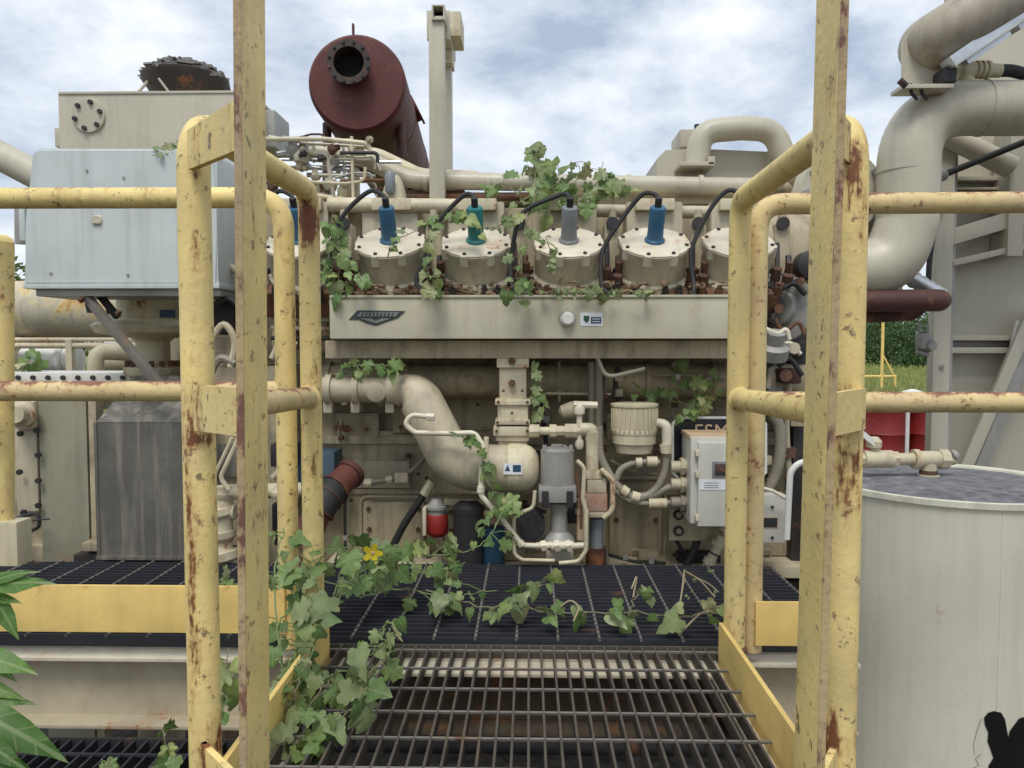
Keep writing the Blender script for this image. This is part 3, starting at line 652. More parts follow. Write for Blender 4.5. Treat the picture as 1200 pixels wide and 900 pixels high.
# upper manifolds
m = MB(); m.tube(px((352, 178, 3.0), (425, 184, 3.0), (478, 211, 3.0), (880, 219, 3.0)), .0335, .22, 18); um = m.build('upper_pipe', GREYP, eng)
m = MB(); m.tube(px((400, 181, 3.08), (440, 180, 3.08), (492, 205, 3.08), (560, 208, 3.08)), .026, .15, 14); m.build('upper_pipe', CREAM, eng)
for x in (497, 570, 630, 735, 818): MB().cyl(at(x, 213.5 + (x - 560) * .013, 3.0), at(x + 5, 213.6 + (x - 560) * .013, 3.0), .038, seg=18).build('clamp_band', GREYP, um)
m = MB()
for (x, y) in ((573, 203), (592, 203), (620, 196), (628, 196)): m.cyl(at(x, y + 12, 2.99), at(x, y, 2.99), .006, seg=6)
m.box(at(624, 203, 2.99), (.055, .03, .022)); m.build('pipe_studs', RUST, um)['kind'] = 'stuff'
PB('exhaust_manifold', TAN, eng, 540, 224, 905, 240, 3.05, .22, .012)
PB('exhaust_manifold', RUST, eng, 478, 222, 545, 240, 3.10, .2, .012)
m = MB(); m.cyl(at(470, 232, 3.0), at(640, 230, 3.0), .016, seg=10); m.build('rusty_pipe', RUST, eng)
m = MB(); m.lathe(at(462, 244, 2.90), (0, 0, 1), [(0, .05), (.05, .045), (.09, .034), (.12, .02)], 16); m.build('riser_cone', CREAM, eng)
m = MB(); q = at(457, 214, 2.84); m.lathe(q, (0, 0, 1), [(-.04, .014), (-.03, .019), (.03, .019), (.04, .012)], 14); m.build('glass_gauge', GCOIL, eng)

# tangle of small tubes at the upper left of the engine
tm = [CREAM, GREYP, SILV, TAN]
tubes = [[(312, 163), (380, 163), (430, 168), (436, 180)], [(315, 160), (360, 168), (430, 172)], [(330, 187), (372, 187), (400, 190), (470, 190)], [(340, 197), (395, 196), (398, 205), (360, 205)],
         [(352, 213), (405, 215), (428, 212), (428, 196)], [(366, 205), (440, 206)], [(325, 180), (350, 176), (362, 196), (410, 199)], [(332, 200), (350, 210), (392, 222)], [(412, 160), (414, 235)], [(344, 176), (384, 182), (386, 198), (392, 240)],
         [(402, 165), (404, 200), (396, 232)], [(388, 170), (388, 235)], [(320, 190), (345, 225), (390, 232)], [(378, 186), (440, 188), (446, 200)]]
for i, tb in enumerate(tubes):
    Y = 2.88 + .03 * (i % 4); m = MB(); m.tube([at(x, y, Y) for x, y in tb], .0062 if i % 3 else .009, .03, 8); m.build('small_tube', tm[i % 4], eng)
for i, (x, y, r) in enumerate([(345, 172, .03), (352, 180, .034), (412, 172, .02), (422, 178, .022), (392, 188, .018), (388, 214, .03), (402, 222, .026), (371, 205, .02), (341, 178, .022), (430, 170, .014), (398, 235, .04), (375, 228, .034)]):
    m = MB(); q = at(x, y, 2.92); m.lathe(q - Vector((0, 0, r)), (rg.uniform(-.4, .4), rg.uniform(-.3, .3), 1), [(0, r * .7), (r * .5, r), (r * 1.1, r), (r * 1.12, r * .6), (r * 2, r * .5)], 8); m.build('valve_fitting', [GRY, GREYP, CREAM, TAN][i % 4], eng)
m = MB(); m.pbox(407, 196, 419, 245, 2.95, .05, .006); m.build('tube_bracket', CREAM, eng)
PB('engine_end_box', GRY, eng, 256, 235, 280, 300, 2.75, .3, .01)
PB('engine_end_box', TAN2, eng, 205, 300, 345, 430, 3.25, .3, .02)
PB('end_cover', TAN2, eng, 296, 232, 384, 345, 3.0, .3, .02)
m = MB(); m.tube(px((256, 305, 2.7), (300, 330, 2.7), (345, 372, 2.7), (384, 378, 2.7)), .014, .08, 10); m.build('oil_line', TAN, eng)
for yy, r, mm in ((360, .010, CREAM), (372, .013, GREYP), (384, .009, CREAM), (345, .016, TAN), (396, .008, DKS)):
    m = MB(); m.cyl(at(318, yy, 2.66), at(386, yy + 1, 2.66), r, seg=10); m.cyl(at(352, yy, 2.66), at(358, yy, 2.66), r * 1.7, seg=6); m.build('oil_line', mm, eng)

# big elbow pipe and regulator column on the front of the block
Yp = 2.62
m = MB(); m.cyl(at(374, 457, Yp), at(460, 457, Yp), .044, seg=22); fp = m.build('return_pipe', TAN, eng)
for x in (386, 418, 458): 
    MB().cyl(at(x - 3, 457, Yp), at(x + 4, 457, Yp), .055, seg=22).build('pipe_clamp', TAN, fp)
    q = at(x, 478, Yp); MB().box(q + Vector((0, -.01, .01)), (.03, .035, .05), bev=.004).build('clamp_ear', TAN, fp)
m = MB(); q = at(442, 459, Yp - .035); m.lathe(q, (0, -1, 0), [(0, .036), (.02, .034), (.026, .02)], 16); m.build('drain_cap', TAN, fp)
P = fillet([at(460, 457, Yp), at(487, 457, Yp - .02), at(533, 548, Yp - .05), at(604, 549, Yp - .06)], [0, .10, .16, 0], 10)
rr = [.052 + .028 * min(1, i / (len(P) * .6)) for i in range(len(P))]
m = MB(); m.sweep(P, rr, 28); big = m.build('swept_pipe', TAN, eng)
MB().cyl(at(466, 457, Yp), at(470, 457, Yp), .058, seg=24).build('pipe_collar', TAN, big)
m = MB(); c = at(603, 548, Yp - .06); m.lathe(c - Vector((.02, 0, 0)), (1, 0, 0), [(0, .081), (.03, .082), (.055, .08), (.075, .072), (.09, .058), (.1, .04), (.104, .012)], 28); m.build('end_bulb', CREAM, big)
flat('label_sticker', PAPER, big, [(590, 543), (612, 543), (612, 556), (590, 556)], Yp - .06 - .0835)
flat('label_print', INKB, big, [(601, 545), (610.5, 545), (610.5, 553), (601, 553)], Yp - .06 - .0845, .0006)
flat('label_print', INKB, big, [(591.5, 552), (595, 545), (598, 552)], Yp - .06 - .0845, .0006)
for x0, y0, x1, y1, dY, mm in ((582, 420, 620, 431, 0, CREAM), (585, 431, 617, 468, .01, TAN), (580, 468, 622, 475, -.01, CREAM), (583, 475, 619, 492, 0, CREAM), (580, 492, 621, 498, -.01, TAN), (578, 500, 622, 511, -.01, CREAM), (581, 511, 620, 517, 0, CREAM), (584, 515, 618, 530, .01, TAN)):
    PB('regulator_section', mm, eng, x0, y0, x1, y1, 2.56 + dY, .13, .005)
bolts_row(eng, [(600, 423), (600, 449)], 2.558, .013, .008, RUST)
bolts_row(eng, [(584, 471), (618, 471), (583, 495), (618, 495), (600, 484), (582, 505), (618, 505), (590, 458), (612, 458)], 2.545, .005, .01, RUST)
# fittings between the column and the oil filter
m = MB()
for x0, x1, r in ((620, 632, .022), (632, 644, .014), (644, 652, .022), (652, 662, .017), (662, 676, .024), (676, 690, .015)): m.cyl(at(x0, 505, 2.56), at(x1, 505, 2.56), r, seg=8 if r > .016 else 14)
m.build('union_fitting', CREAM, eng)
m = MB(); m.cyl(at(679, 472, 2.56), at(679, 525, 2.56), .010, seg=10); m.lathe(at(679, 478, 2.56), (0, 0, 1), [(-.02, .018), (.0, .02), (.014, .012)], 10); m.cyl(at(672, 474, 2.56), at(700, 475, 2.56), .012, seg=8); m.lathe(at(679, 522, 2.56), (0, 0, 1), [(-.012, .010), (0, .016), (.018, .014)], 8); m.build('needle_valve', TUBE, eng)
m = MB(); m.lathe(at(655, 484, 2.62), (1, 0, .25), [(0, .01), (.01, .024), (.05, .03), (.07, .018), (.08, .01)], 14); m.build('small_valve', TAN, eng)
m = MB(); m.tube(px((680, 503, 2.56), (694, 503, 2.56), (694, 512, 2.56), (694, 556, 2.56)), .0215, .03, 16); m.build('filter_pipe', CREAM, eng)
m = MB(); m.cyl(at(694, 506, 2.56), at(694, 520, 2.56), .026, .022, seg=16); m.build('filter_pipe_nut', CREAM, eng)
for (x0, y0, x1, y1, mm) in ((686, 552, 706, 562, CREAM), (688, 562, 711, 578, TAN), (686, 578, 712, 600, mat('pinkish_brass', (.40, .27, .21), rust=.1, dirt=.4, streak=0, rthr=.72)), (690, 600, 710, 607, TAN)): PB('pressure_valve', mm, eng, x0, y0, x1, y1, 2.54, .08, .008)
m = MB(); m.cyl(at(699, 607, 2.6), at(699, 650, 2.6), .024, seg=14); m.build('fuel_cylinder', GCOIL, eng); m = MB(); m.cyl(at(698, 641, 2.6), at(698, 668, 2.6), .034, seg=14); m.build('fuel_cylinder_base', DRED, eng)
m = MB(); m.tube(px((704, 550, 2.53), (718, 562, 2.53), (718, 598, 2.53), (707, 607, 2.53)), .009, .04, 10); m.build('bypass_tube', CREAM, eng)
m = MB(); m.cyl(at(682, 585, 2.52), at(682, 632, 2.52), .018, seg=10); m.cyl(at(682, 596, 2.52), at(682, 602, 2.52), .024, seg=6); m.build('brass_fitting', ORNG, eng)
# grey oil canister
m = MB(); m.lathe(at(653, 573, 2.53), (0, 0, 1), [(0, .057), (.10, .055), (.130, .055), (.1375, .045), (.140, .03)], 32); can = m.build('grey_canister', GRY, eng)
m = MB(); m.lathe(at(653, 573, 2.53), (0, 0, 1), [(.139, .02), (.148, .02)], 8); [m.box(at(x, 525, 2.50), (.012, .012, .02)) for x in (638, 648, 662, 669)]; m.build('canister_lugs', GRY, can)
PB('canister_collar', GRY, can, 631, 571, 676, 590, 2.47, .115, .01)
for x in (639, 668): MB().pbox(x - 4, 576, x + 4, 596, 2.46, .03, .004).build('collar_bolt', DKS, can)
m = MB(); m.lathe(at(655, 636, 2.53), (0, 0, 1), [(0, .055), (.02, .050), (.04, .03), (.10, .027), (.135, .034)], 22); m.build('canister_neck', GRY, can)
m = MB(); m.cyl(at(622, 617, 2.50) + Vector((0, .08, 0)), at(622, 617, 2.50), .048, seg=24); m.ring_bolts(at(622, 617, 2.50), (0, -1, 0), .034, 6, .006, .008); m.build('round_cover', DKS, eng)
m = MB()
for x0, x1, r in ((628, 646, .012), (634, 640, .019), (646, 672, .015), (650, 656, .021), (664, 669, .021), (672, 688, .011)): m.cyl(at(x0, 640, 2.46), at(x1, 639, 2.46), r, seg=12 if r < .016 else 6)
m.build('hose_union', TUBE, eng)
PB('drain_block', GREYP, eng, 640, 645, 672, 658, 2.5, .06, .006)
# white and pale tubes
m = MB(); m.tube(px((508, 489, 2.46), (482, 486, 2.46), (474, 497, 2.46), (486, 507, 2.46), (530, 508, 2.46), (556, 507, 2.46), (566, 522, 2.45), (563, 580, 2.44), (588, 608, 2.44), (612, 639, 2.44), (640, 640, 2.46)), .0088, .03, 12, 8); wt = m.build('white_tube', TUBE, eng)
m = MB(); [m.cyl(at(x, y, 2.44), at(x2, y2, 2.44), .013, seg=6) for x, y, x2, y2 in ((563.5, 570, 563, 577), (584, 603, 587, 607), (609, 635, 612, 639), (500, 488.5, 509, 489))]; m.build('tube_nut', TUBE, wt)
m = MB(); m.cyl(at(570, 512, 2.45), at(569, 560, 2.45), .008, seg=10); m.build('white_tube', CREAM, eng)
m = MB(); m.tube(px((627, 575, 2.45), (625, 595, 2.45), (602, 604, 2.45), (603, 650, 2.45), (612, 656, 2.45), (650, 657, 2.45)), .006, .025, 8); m.build('thin_tube', CREAM, eng)
m = MB(); m.tube(px((676, 540, 2.44), (685, 548, 2.44), (683, 585, 2.44), (687, 600, 2.44), (687, 645, 2.44), (678, 658, 2.44), (655, 660, 2.44)), .007, .03, 10); m.build('thin_tube', CREAM, eng)
m = MB(); m.tube(px((676, 555, 2.46), (678, 575, 2.46), (681, 590, 2.46), (681, 620, 2.46)), .005, .02, 8); m.build('thin_tube', RUST, eng)
# upright conduits and hoses
for x0, x1, r in ((693, 693, .013), (701, 702, .017)):
    m = MB(); P = px((x0, 424, 2.68), (x1, 470, 2.68), (x1, 520, 2.66)); m.hose(P, r, 10, 8, True); m.build('conduit', HOSE, eng)
for nm, pts, r in (('hose', [(702, 500), (703, 530), (712, 552), (728, 574), (748, 584), (768, 574), (778, 556), (781, 538), (781, 520)], .0145),
                   ('hose', [(718, 572), (732, 583), (748, 589), (770, 590), (792, 589)], .0125),
                   ('hose', [(722, 562), (728, 550), (742, 543), (760, 541), (775, 542)], .012),
                   ('hose', [(748, 582), (765, 580), (782, 572), (798, 568)], .014),
                   ('hose', [(700, 420), (712, 440), (740, 436), (756, 432)], .008),
                   ('hose', [(905, 486), (913, 500), (914, 530), (909, 555), (900, 574)], .022)):
    m = MB(); m.hose([at(x, y, 2.56 if r < .02 else 2.7) for x, y in pts], r, 12, 8, True); h = m.build(nm, HOSE, eng)
[MB().cyl(at(x, y, 2.555), at(x2, y2, 2.555), .018, seg=12).build('hose_ferrule', CREAM, eng) for x, y, x2, y2 in ((728, 573, 735, 578), (740, 581, 749, 583.5), (758, 541, 770, 541), (760, 590, 781, 590), (781, 520, 781, 531), (745, 542, 752, 541.5))]
# ribbed pale filter
m = MB(); q = at(743, 520, 2.60); m.lathe(q, (0, 0, 1), [(-.028, .060), (0, .066), (.004, .073), (.125, .075), (.129, .080), (.137, .080), (.140, .06)], 36); fl = m.build('air_filter', CREAM, eng)
first = None
for i in range(14):
    a = PI + (i + .5) / 14 * PI; r = .0765
    MB().box(q + Vector((math.cos(a) * r, math.sin(a) * r, .085)), (.007, .006, .075), Matrix.Rotation(a, 3, 'Z'), .001).build('filter_rib', CREAM, fl)
MB().lathe(q, (0, 0, 1), [(.036, .0755), (.046, .0775), (.05, .0755)], 36).build('filter_band', CREAM, fl)
m = MB(); m.tube(px((768, 496, 2.58), (781, 497, 2.56), (782, 522, 2.56)), .017, .04, 14); m.cyl(at(780, 521, 2.56), at(781, 529, 2.56), .021, seg=10); m.build('filter_elbow', TUBE, eng)
# black panel, control box
pn = thing('display_panel', 'black warning panel with a white border and cut off letters behind the control box', 'panel', at(840, 520, 2.66))
PB('panel_backing', WHT, pn, 0, 0, 1, 1, 2.66, .004) if False else None
def oct_(x0, y0, x1, y1, c): return [(x0, y0 + c), (x0 + c, y0), (x1 - c, y0), (x1, y0 + c), (x1, y1 - c), (x1 - c, y1), (x0 + c, y1), (x0, y1 - c)]
flat('border', WHT, pn, oct_(787, 488, 899, 562, 8), 2.660, .006); flat('face', PANB, pn, oct_(790, 491, 896, 559, 7), 2.657, .004)
fc = bpy.data.curves.new('letters', 'FONT'); fc.body = 'ESM'; fc.size = .066; fc.extrude = .0012; fc.space_character = 1.08
tmp = bpy.data.objects.new('letters', fc); COL.objects.link(tmp)
dg = bpy.context.evaluated_depsgraph_get(); me = bpy.data.meshes.new_from_object(tmp.evaluated_get(dg)); bpy.data.objects.remove(tmp)
p0 = at(813, 512.5, 2.6545)
for v in me.vertices: v.co = Vector((v.co.x, -v.co.z * 1.0, v.co.y))
me.transform(Matrix.Translation(p0 - root_loc(pn))); me.materials.clear(); me.materials.append(ORNG)
lt = bpy.data.objects.new('letters', me); COL.objects.link(lt); lt.parent = pn
cb = thing('control_box', 'pale grey control box with a paper label and three round cable glands', 'control box', at(846, 617, 2.5))
PB('box_body', CBOX, cb, 818, 519, 886, 617, 2.46, .02, .003)
PB('box_shell', CBOX, cb, 809, 512, 884, 614, 2.475, .15, .008)
PB('stained_top', ORNG, cb, 808, 509, 885, 514, 2.482, .14, .003)
flat('paper_label', PAPER, cb, [(819.5, 562), (884, 562), (884, 574), (819.5, 574)], 2.4585)
for j in (565.5, 568.5, 571): flat('label_print', GCOIL, cb, [(825, j), (842, j), (842, j + .8), (825, j + .8)], 2.4578, .0005)
PB('box_window', GCOIL, cb, 835, 541, 862, 560, 2.457, .004, .001); PB('window_pane', DKS, cb, 838, 544, 859, 557, 2.455, .003, .001)
for y in (528, 553, 604): PB('hinge', CREAM, cb, 815.5, y, 819, y + 7, 2.455, .02, .002)
for y in (547, 567.5, 589):
    m = MB(); yy = 2.55
    m.cyl(at(810, y, yy), at(801, y, yy), .027, seg=18); m.cyl(at(801, y, yy), at(797, y, yy), .031, seg=8); m.cyl(at(797, y, yy), at(786, y, yy), .020, seg=14); m.build('cable_gland', HOSE if y == 589 else TAN, cb)
PB('mount_bracket', TAN2, eng, 784, 596, 866, 634, 2.64, .10, .006)
for y in (603, 622): 
    q = at(795, y, 2.638); MB().cyl(q + Vector((0, .01, 0)), q - Vector((0, .006, 0)), .018, seg=20).build('round_plug', DKS, eng); MB().cyl(q, q - Vector((0, .010, 0)), .010, seg=12).build('plug_centre', TAN2, eng)
m = MB()
for (a, b_, r) in (((858, 604), (848, 622), .021), ((846, 628), (838, 648), .017), ((843, 634), (840, 640), .024), ((836, 650), (826, 670), .017), ((833, 655), (830, 661), .022)): m.cyl(at(*a, 2.6), at(*b_, 2.6), r, seg=12)
m.build('conduit_elbow', CREAM, eng)
m = MB(); m.hose([at(x, y, 2.66) for x, y in ((822, 612), (815, 640), (800, 672))], .013, 8, 5); m.hose([at(x, y, 2.7) for x, y in ((790, 630), (805, 650), (830, 655))], .007, 8, 5); m.build('black_hose', BLK, eng)
sb = PB('sensor_box', CBOX, eng, 884, 580, 921, 636, 2.60, .06, .004); PB('sensor_window', DKS, sb, 892, 607, 911, 618, 2.597, .004, .001); PB('sensor_frame', ORNG, sb, 890.5, 605.5, 912.5, 619.5, 2.5985, .004, .001)
bolts_row(eng, [(905, 594), (905, 630)], 2.598, .005, .004)
m = MB(); m.tube(px((890, 571, 2.55), (905, 575, 2.55), (923, 585, 2.55)), .006, .05, 8); m.build('thin_tube', TUBE, eng)
m = MB(); m.tube(px((960, 541, 2.4), (938, 541, 2.4), (926, 552, 2.4), (922, 632, 2.4)), .0098, .06, 12, 8); m.build('white_handle', WHT, eng)
# lower left of the block: hoses, red jar, coupling
m = MB(); m.hose([at(x, y, 2.78) for x, y in ((428, 566), (455, 562), (480, 553), (498, 535), (505, 518))], .0105, 10, 6); m.build('hose', HOSE, eng)
m = MB(); m.cyl(at(427, 566, 2.78), at(436, 566, 2.78), .016, seg=8); m.cyl(at(453, 562.5, 2.78), at(460, 561, 2.78), .015, seg=8); m.build('hose_nut', CREAM, eng)
m = MB(); m.hose([at(x, y, 2.72) for x, y in ((504, 568), (490, 590), (474, 614), (458, 645))], .0135, 10, 6); m.build('black_hose', BLK, eng)
m = MB(); m.cyl(at(507, 564, 2.72), at(497, 580, 2.72), .018, seg=8); m.build('hose_nut', CREAM, eng)
jar = MB(); q = at(512, 628, 2.62); jar.lathe(q, (0, 0, 1), [(0, .026), (.01, .037), (.02, .040), (.074, .040), (.078, .038)], 26); jr = jar.build('red_bowl', RED, eng)
m = MB(); m.lathe(q, (0, 0, 1), [(.078, .034), (.094, .036), (.097, .042), (.106, .042), (.112, .028), (.13, .018)], 10); m.build('bowl_cap', GRY, jr)
PB('bowl_bracket', CREAM, jr, 495, 596, 499, 628, 2.56, .05, .003)
m = MB(); m.cyl(at(578, 618, 2.62), at(578, 668, 2.62), .040, seg=22); m.build('blue_filter', mat('dark_blue_paint', (.015, .06, .11), dirt=.3, streak=.2), eng)
m = MB(); m.cyl(at(549, 600, 2.6), at(549, 668, 2.6), .052, seg=22); m.lathe(at(549, 600, 2.6), (0, 0, 1), [(0, .054), (.02, .054), (.04, .03)], 22); m.build('oil_filter', DKS, eng)
m = MB(); m.pbox(520, 585, 572, 592, 2.6, .1, .004); m.build('filter_head', TAN2, eng)
m = MB(); P = px((352, 700, 2.42), (358, 640, 2.42), (378, 590, 2.46), (412, 553, 2.60)); P = catmull(P, 8); m.sweep(P, .046, 22); rp = m.build('red_drain_pipe', mat('drain_red_paint', (.13, .042, .03), rust=.4, dirt=.4, streak=.1, rthr=.68, dirtcol=(.06, .03, .02)), eng)
n_ = len(P); m = MB(); m.sweep(P[int(n_ * .56):int(n_ * .80)], .053, 22); m.build('rubber_coupling', BLK, rp)
for a in (.58, .68, .77):
    i = int(n_ * a); m = MB(); m.sweep([P[i], P[i] + (P[i + 1] - P[i]) * .35], .056, 22); m.build('coupling_clamp', DRED, rp)
i = n_ - 2; m = MB(); m.sweep([P[i], P[-1]], .052, 24); m.build('pipe_flange', DRED, rp)
PB('blue_housing', mat('faded_blue_paint', (.07, .13, .19), dirt=.4, streak=.3, rust=.1, rthr=.74), eng, 345, 530, 392, 575, 2.72, .12, .006)
for i, (x, y, r) in enumerate([(262, 578, .035), (262, 598, .045), (262, 625, .042), (264, 650, .05), (250, 610, .03), (326, 575, .03)]):
    m = MB(); m.lathe(at(x, y + 8, 2.5), (rg.uniform(-.2, .2), 0, 1), [(0, r * .8), (.01, r), (r * .7, r), (r * .75, r * .7), (r * 1.2, r * .6)], 10); m.build('valve_casting', CREAM if i % 2 else TAN, eng)
m = MB(); m.cyl(at(262, 660, 2.5), at(262, 570, 2.5), .03, seg=12); m.cyl(at(262, 577, 2.5), at(352, 574, 2.6), .026, seg=14); m.cyl(at(248, 600, 2.5), at(276, 600, 2.5), .026, seg=10); m.build('valve_pipe', CREAM, eng)
m = MB(); m.tube(px((280, 513, 2.45), (258, 560, 2.45), (268, 574, 2.45)), .008, .03, 8); m.tube(px((272, 513, 2.45), (250, 560, 2.45)), .006, .03, 8); m.build('thin_tube', CREAM, eng)
PB('lower_casting', TAN2, eng, 244, 430, 345, 668, 2.72, .5, .02)
# right hand end of the engine
m = MB(); m.lathe(at(920, 362, 2.70), (-.75, -.66, .05), [(0, .11), (.008, .115), (.02, .115), (.024, .06), (.045, .055), (.05, .02)], 36); pl = m.build('pulley', GRY, eng)
m = MB(); m.lathe(at(902, 355, 2.78), (-.6, -.8, 0), [(0, .07), (.05, .07), (.06, .05)], 16); m.build('red_governor', DRED, eng)
m = MB(); m.tube(px((892, 365, 2.6), (896, 385, 2.58), (912, 392, 2.56), (922, 384, 2.56), (925, 398, 2.56)), .008, .02, 8); m.tube(px((890, 378, 2.6), (900, 398, 2.58), (915, 400, 2.56)), .009, .02, 8); m.build('coolant_tube', TUBE, eng)
m = MB(); m.lathe(at(905, 418, 2.6), (0, -.5, 1), [(0, .05), (.04, .052), (.05, .03), (.09, .03)], 18); m.build('pump_body', GRY, eng)
PB('pump_flange', TAN2, eng, 890, 425, 948, 470, 2.85, .08, .01)
PB('dark_end_plate', DKS, eng, 930, 300, 955, 700, 2.78, .4, .004)
PB('end_housing', TAN, eng, 880, 238, 952, 345, 2.95, .4, .05)
m = MB(); m.lathe(at(915, 300, 2.9), (0, -1, 0), [(0, .22), (.05, .21), (.16, .10), (.17, .06)], 32); m.build('bell_housing', TAN2, eng)
m = MB(); m.lathe(at(945, 312, 2.72), (0, -1, 0), [(0, .05), (.06, .05), (.07, .03)], 18); m.build('port_flange', DKS, eng)

# right hand intake assembly on top
ins = thing('intake_assembly', 'beige intake housing with a hooped pipe on top of the right end of the engine', 'air intake', at(850, 222, 3.15))
m = MB(); P = [at(x, y, 3.1) for x, y in ((770, 214), (770, 186), (780, 176), (812, 174), (905, 178), (908, 222), (780, 222))]; P = [Vector((p.x, 3.1, p.z)) for p in P]; m.prism(P, (0, .32, 0)); m.build('housing', GREYP, ins)
PB('housing_rim', GREYP, ins, 902, 174, 910, 219, 3.06, .42, .004)
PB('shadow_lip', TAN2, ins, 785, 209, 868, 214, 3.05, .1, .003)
m = MB(); m.pbox(797, 151, 828, 172, 3.18, .2, .008); m.build('upper_housing', GREYP, ins)
m = MB(); m.tube(px((816, 193, 3.04), (822, 154, 3.04), (870, 150, 3.04), (906, 152, 3.04), (934, 222, 3.04)), .046, .15, 24, 8); hp = m.build('hoop_pipe', GREYP, ins)
m = MB(); m.pbox(797, 189, 838, 194, 2.98, .12, .004); m.pbox(830, 183, 838, 193, 2.98, .05, .003); m.build('nozzle_flange', GREYP, ins)
for x, y in ((801, 157), (817, 149)): MB().cyl(at(x, y + 4, 3.2), at(x, y - 3, 3.2), .012, seg=6).build('bolt', DKS, ins)
m = MB(); m.cyl(at(908, 197, 3.2), at(938, 198, 3.2), .075, seg=28); m.cyl(at(932, 197, 3.2), at(936, 197, 3.2), .085, seg=28); m.build('outlet_duct', GREYP, ins)
m = MB(); m.cyl(at(905, 220, 3.0), at(948, 220, 3.0), .03, seg=14); m.cyl(at(920, 230, 3.0), at(920, 250, 3.0), .035, seg=14); m.pbox(905, 205, 945, 214, 3.02, .08, .004); m.build('link_pipework', TAN2, ins)

# turbocharger
tb = thing('turbocharger', 'round grey beige turbocharger flange showing behind the right front post', 'turbocharger', at(985, 330, 2.95))
c = at(985, 238, 2.95); m = MB(); m.lathe(c, (.35, -1, 0), [(-.25, .15), (-.03, .17), (-.028, .20), (.02, .20), (.022, .12), (.08, .10)], 40); tf = m.build('flange', GREYP, tb)
m = MB(); m.ring_bolts(c + Vector((.35, -1, 0)).normalized() * .02, (.35, -1, 0), .178, 14, .012, .014); m.build('flange_bolts', GRY, tb)['kind'] = 'stuff'
m = MB(); m.lathe(at(965, 250, 3.0), (-1, -.2, 0), [(-.1, .14), (0, .15), (.06, .15), (.10, .10)], 30); m.build('volute', GRY, tb)
m = MB(); m.tube(px((960, 215, 2.95), (930, 205, 3.0), (905, 240, 3.1)), .05, .06, 18); m.build('scroll_pipe', TAN2, tb)

# more small hardware that clutters the block
CR = random.Random(77)
for i, (x0, y0, x1, y1, r, Y) in enumerate([(376, 470, 470, 473, .007, 2.78), (400, 492, 400, 520, .006, 2.8), (640, 520, 640, 424, .008, 2.78), (655, 424, 655, 470, .006, 2.76), (708, 424, 708, 560, .007, 2.7), (716, 540, 770, 556, .006, 2.7),
        (500, 600, 500, 660, .008, 2.78), (540, 560, 640, 600, .007, 2.8), (660, 610, 660, 665, .009, 2.7), (725, 430, 725, 470, .009, 2.74), (790, 424, 790, 490, .008, 2.76), (770, 440, 850, 446, .006, 2.70), (898, 430, 898, 575, .010, 2.72), (925, 440, 925, 560, .012, 2.74), (405, 540, 405, 660, .006, 2.8), (440, 655, 690, 658, .008, 2.74), (705, 640, 705, 668, .010, 2.66), (712, 650, 780, 660, .006, 2.7)]):
    mid = ((x0 + x1) / 2 + CR.uniform(-6, 6), (y0 + y1) / 2 + CR.uniform(-6, 6)); m = MB(); m.hose([at(x0, y0, Y), at(*mid, Y), at(x1, y1, Y)], r, 8, 5); ob = m.build('small_line', [TAN2, HOSE, BLK, TAN, DKS][i % 5], eng)
    for q_ in (.3, .75):
        p = at(x0 + (x1 - x0) * q_, y0 + (y1 - y0) * q_, Y + .0); MB().box(p, (r * 3, r * 3.4, r * 3), bev=.002).build('line_clip', [TAN, RUST, GRY][i % 3], ob)
for i in range(26):
    x = CR.uniform(385, 560) if i % 2 else CR.uniform(560, 930); y = CR.choice([528, 534, 582, 505, 500, 648, 556]) + CR.uniform(-3, 3); r = CR.uniform(.006, .016)
    p = at(x, y, 2.845); MB().cyl(p + Vector((0, .02, 0)), p - Vector((0, CR.uniform(.008, .03), 0)), r, seg=6).build('boss_bolt', CR.choice([TAN, TAN2, RUST, RUST, DKS]), eng)
for (x, y, w_, h_, d, mm) in ((672, 600, 20, 28, .08, DKS), (560, 620, 22, 30, .10, TAN2), (716, 500, 10, 30, .05, TAN2), (632, 540, 10, 20, .06, RUST), (600, 650, 30, 14, .08, TAN2), (470, 560, 16, 12, .03, TAN), (905, 455, 26, 22, .1, GRY), (935, 480, 16, 40, .08, TAN2), (760, 652, 24, 10, .05, TAN2), (820, 655, 50, 12, .06, DKS), (255, 455, 30, 40, .1, TAN2), (300, 480, 40, 50, .1, TAN2), (300, 560, 36, 36, .1, GRY), (300, 630, 40, 40, .1, TAN2)):
    PB('cast_lug', mm, eng, x - w_ / 2, y - h_ / 2, x + w_ / 2, y + h_ / 2, 2.74, d, .008)
# rusty bits and twigs heaped between the covers
m = MB()
for i in range(150):
    x = CR.uniform(385, 900); y = CR.uniform(330, 345); q = at(x, y, CR.uniform(2.50, 2.60)); s_ = CR.uniform(.008, .028)
    m.box(q, (s_, s_ * CR.uniform(.2, .8), s_ * CR.uniform(.1, .6)), Matrix.Rotation(CR.uniform(0, PI), 3, 'Z') @ Matrix.Rotation(CR.uniform(-1, 1), 3, 'X'))
m.build('leaf_litter', mat('dry_litter', (.22, .15, .09), dirt=.7, streak=0, rough=.9, nscale=40, dirtcol=(.07, .045, .03)), eng)['kind'] = 'stuff'

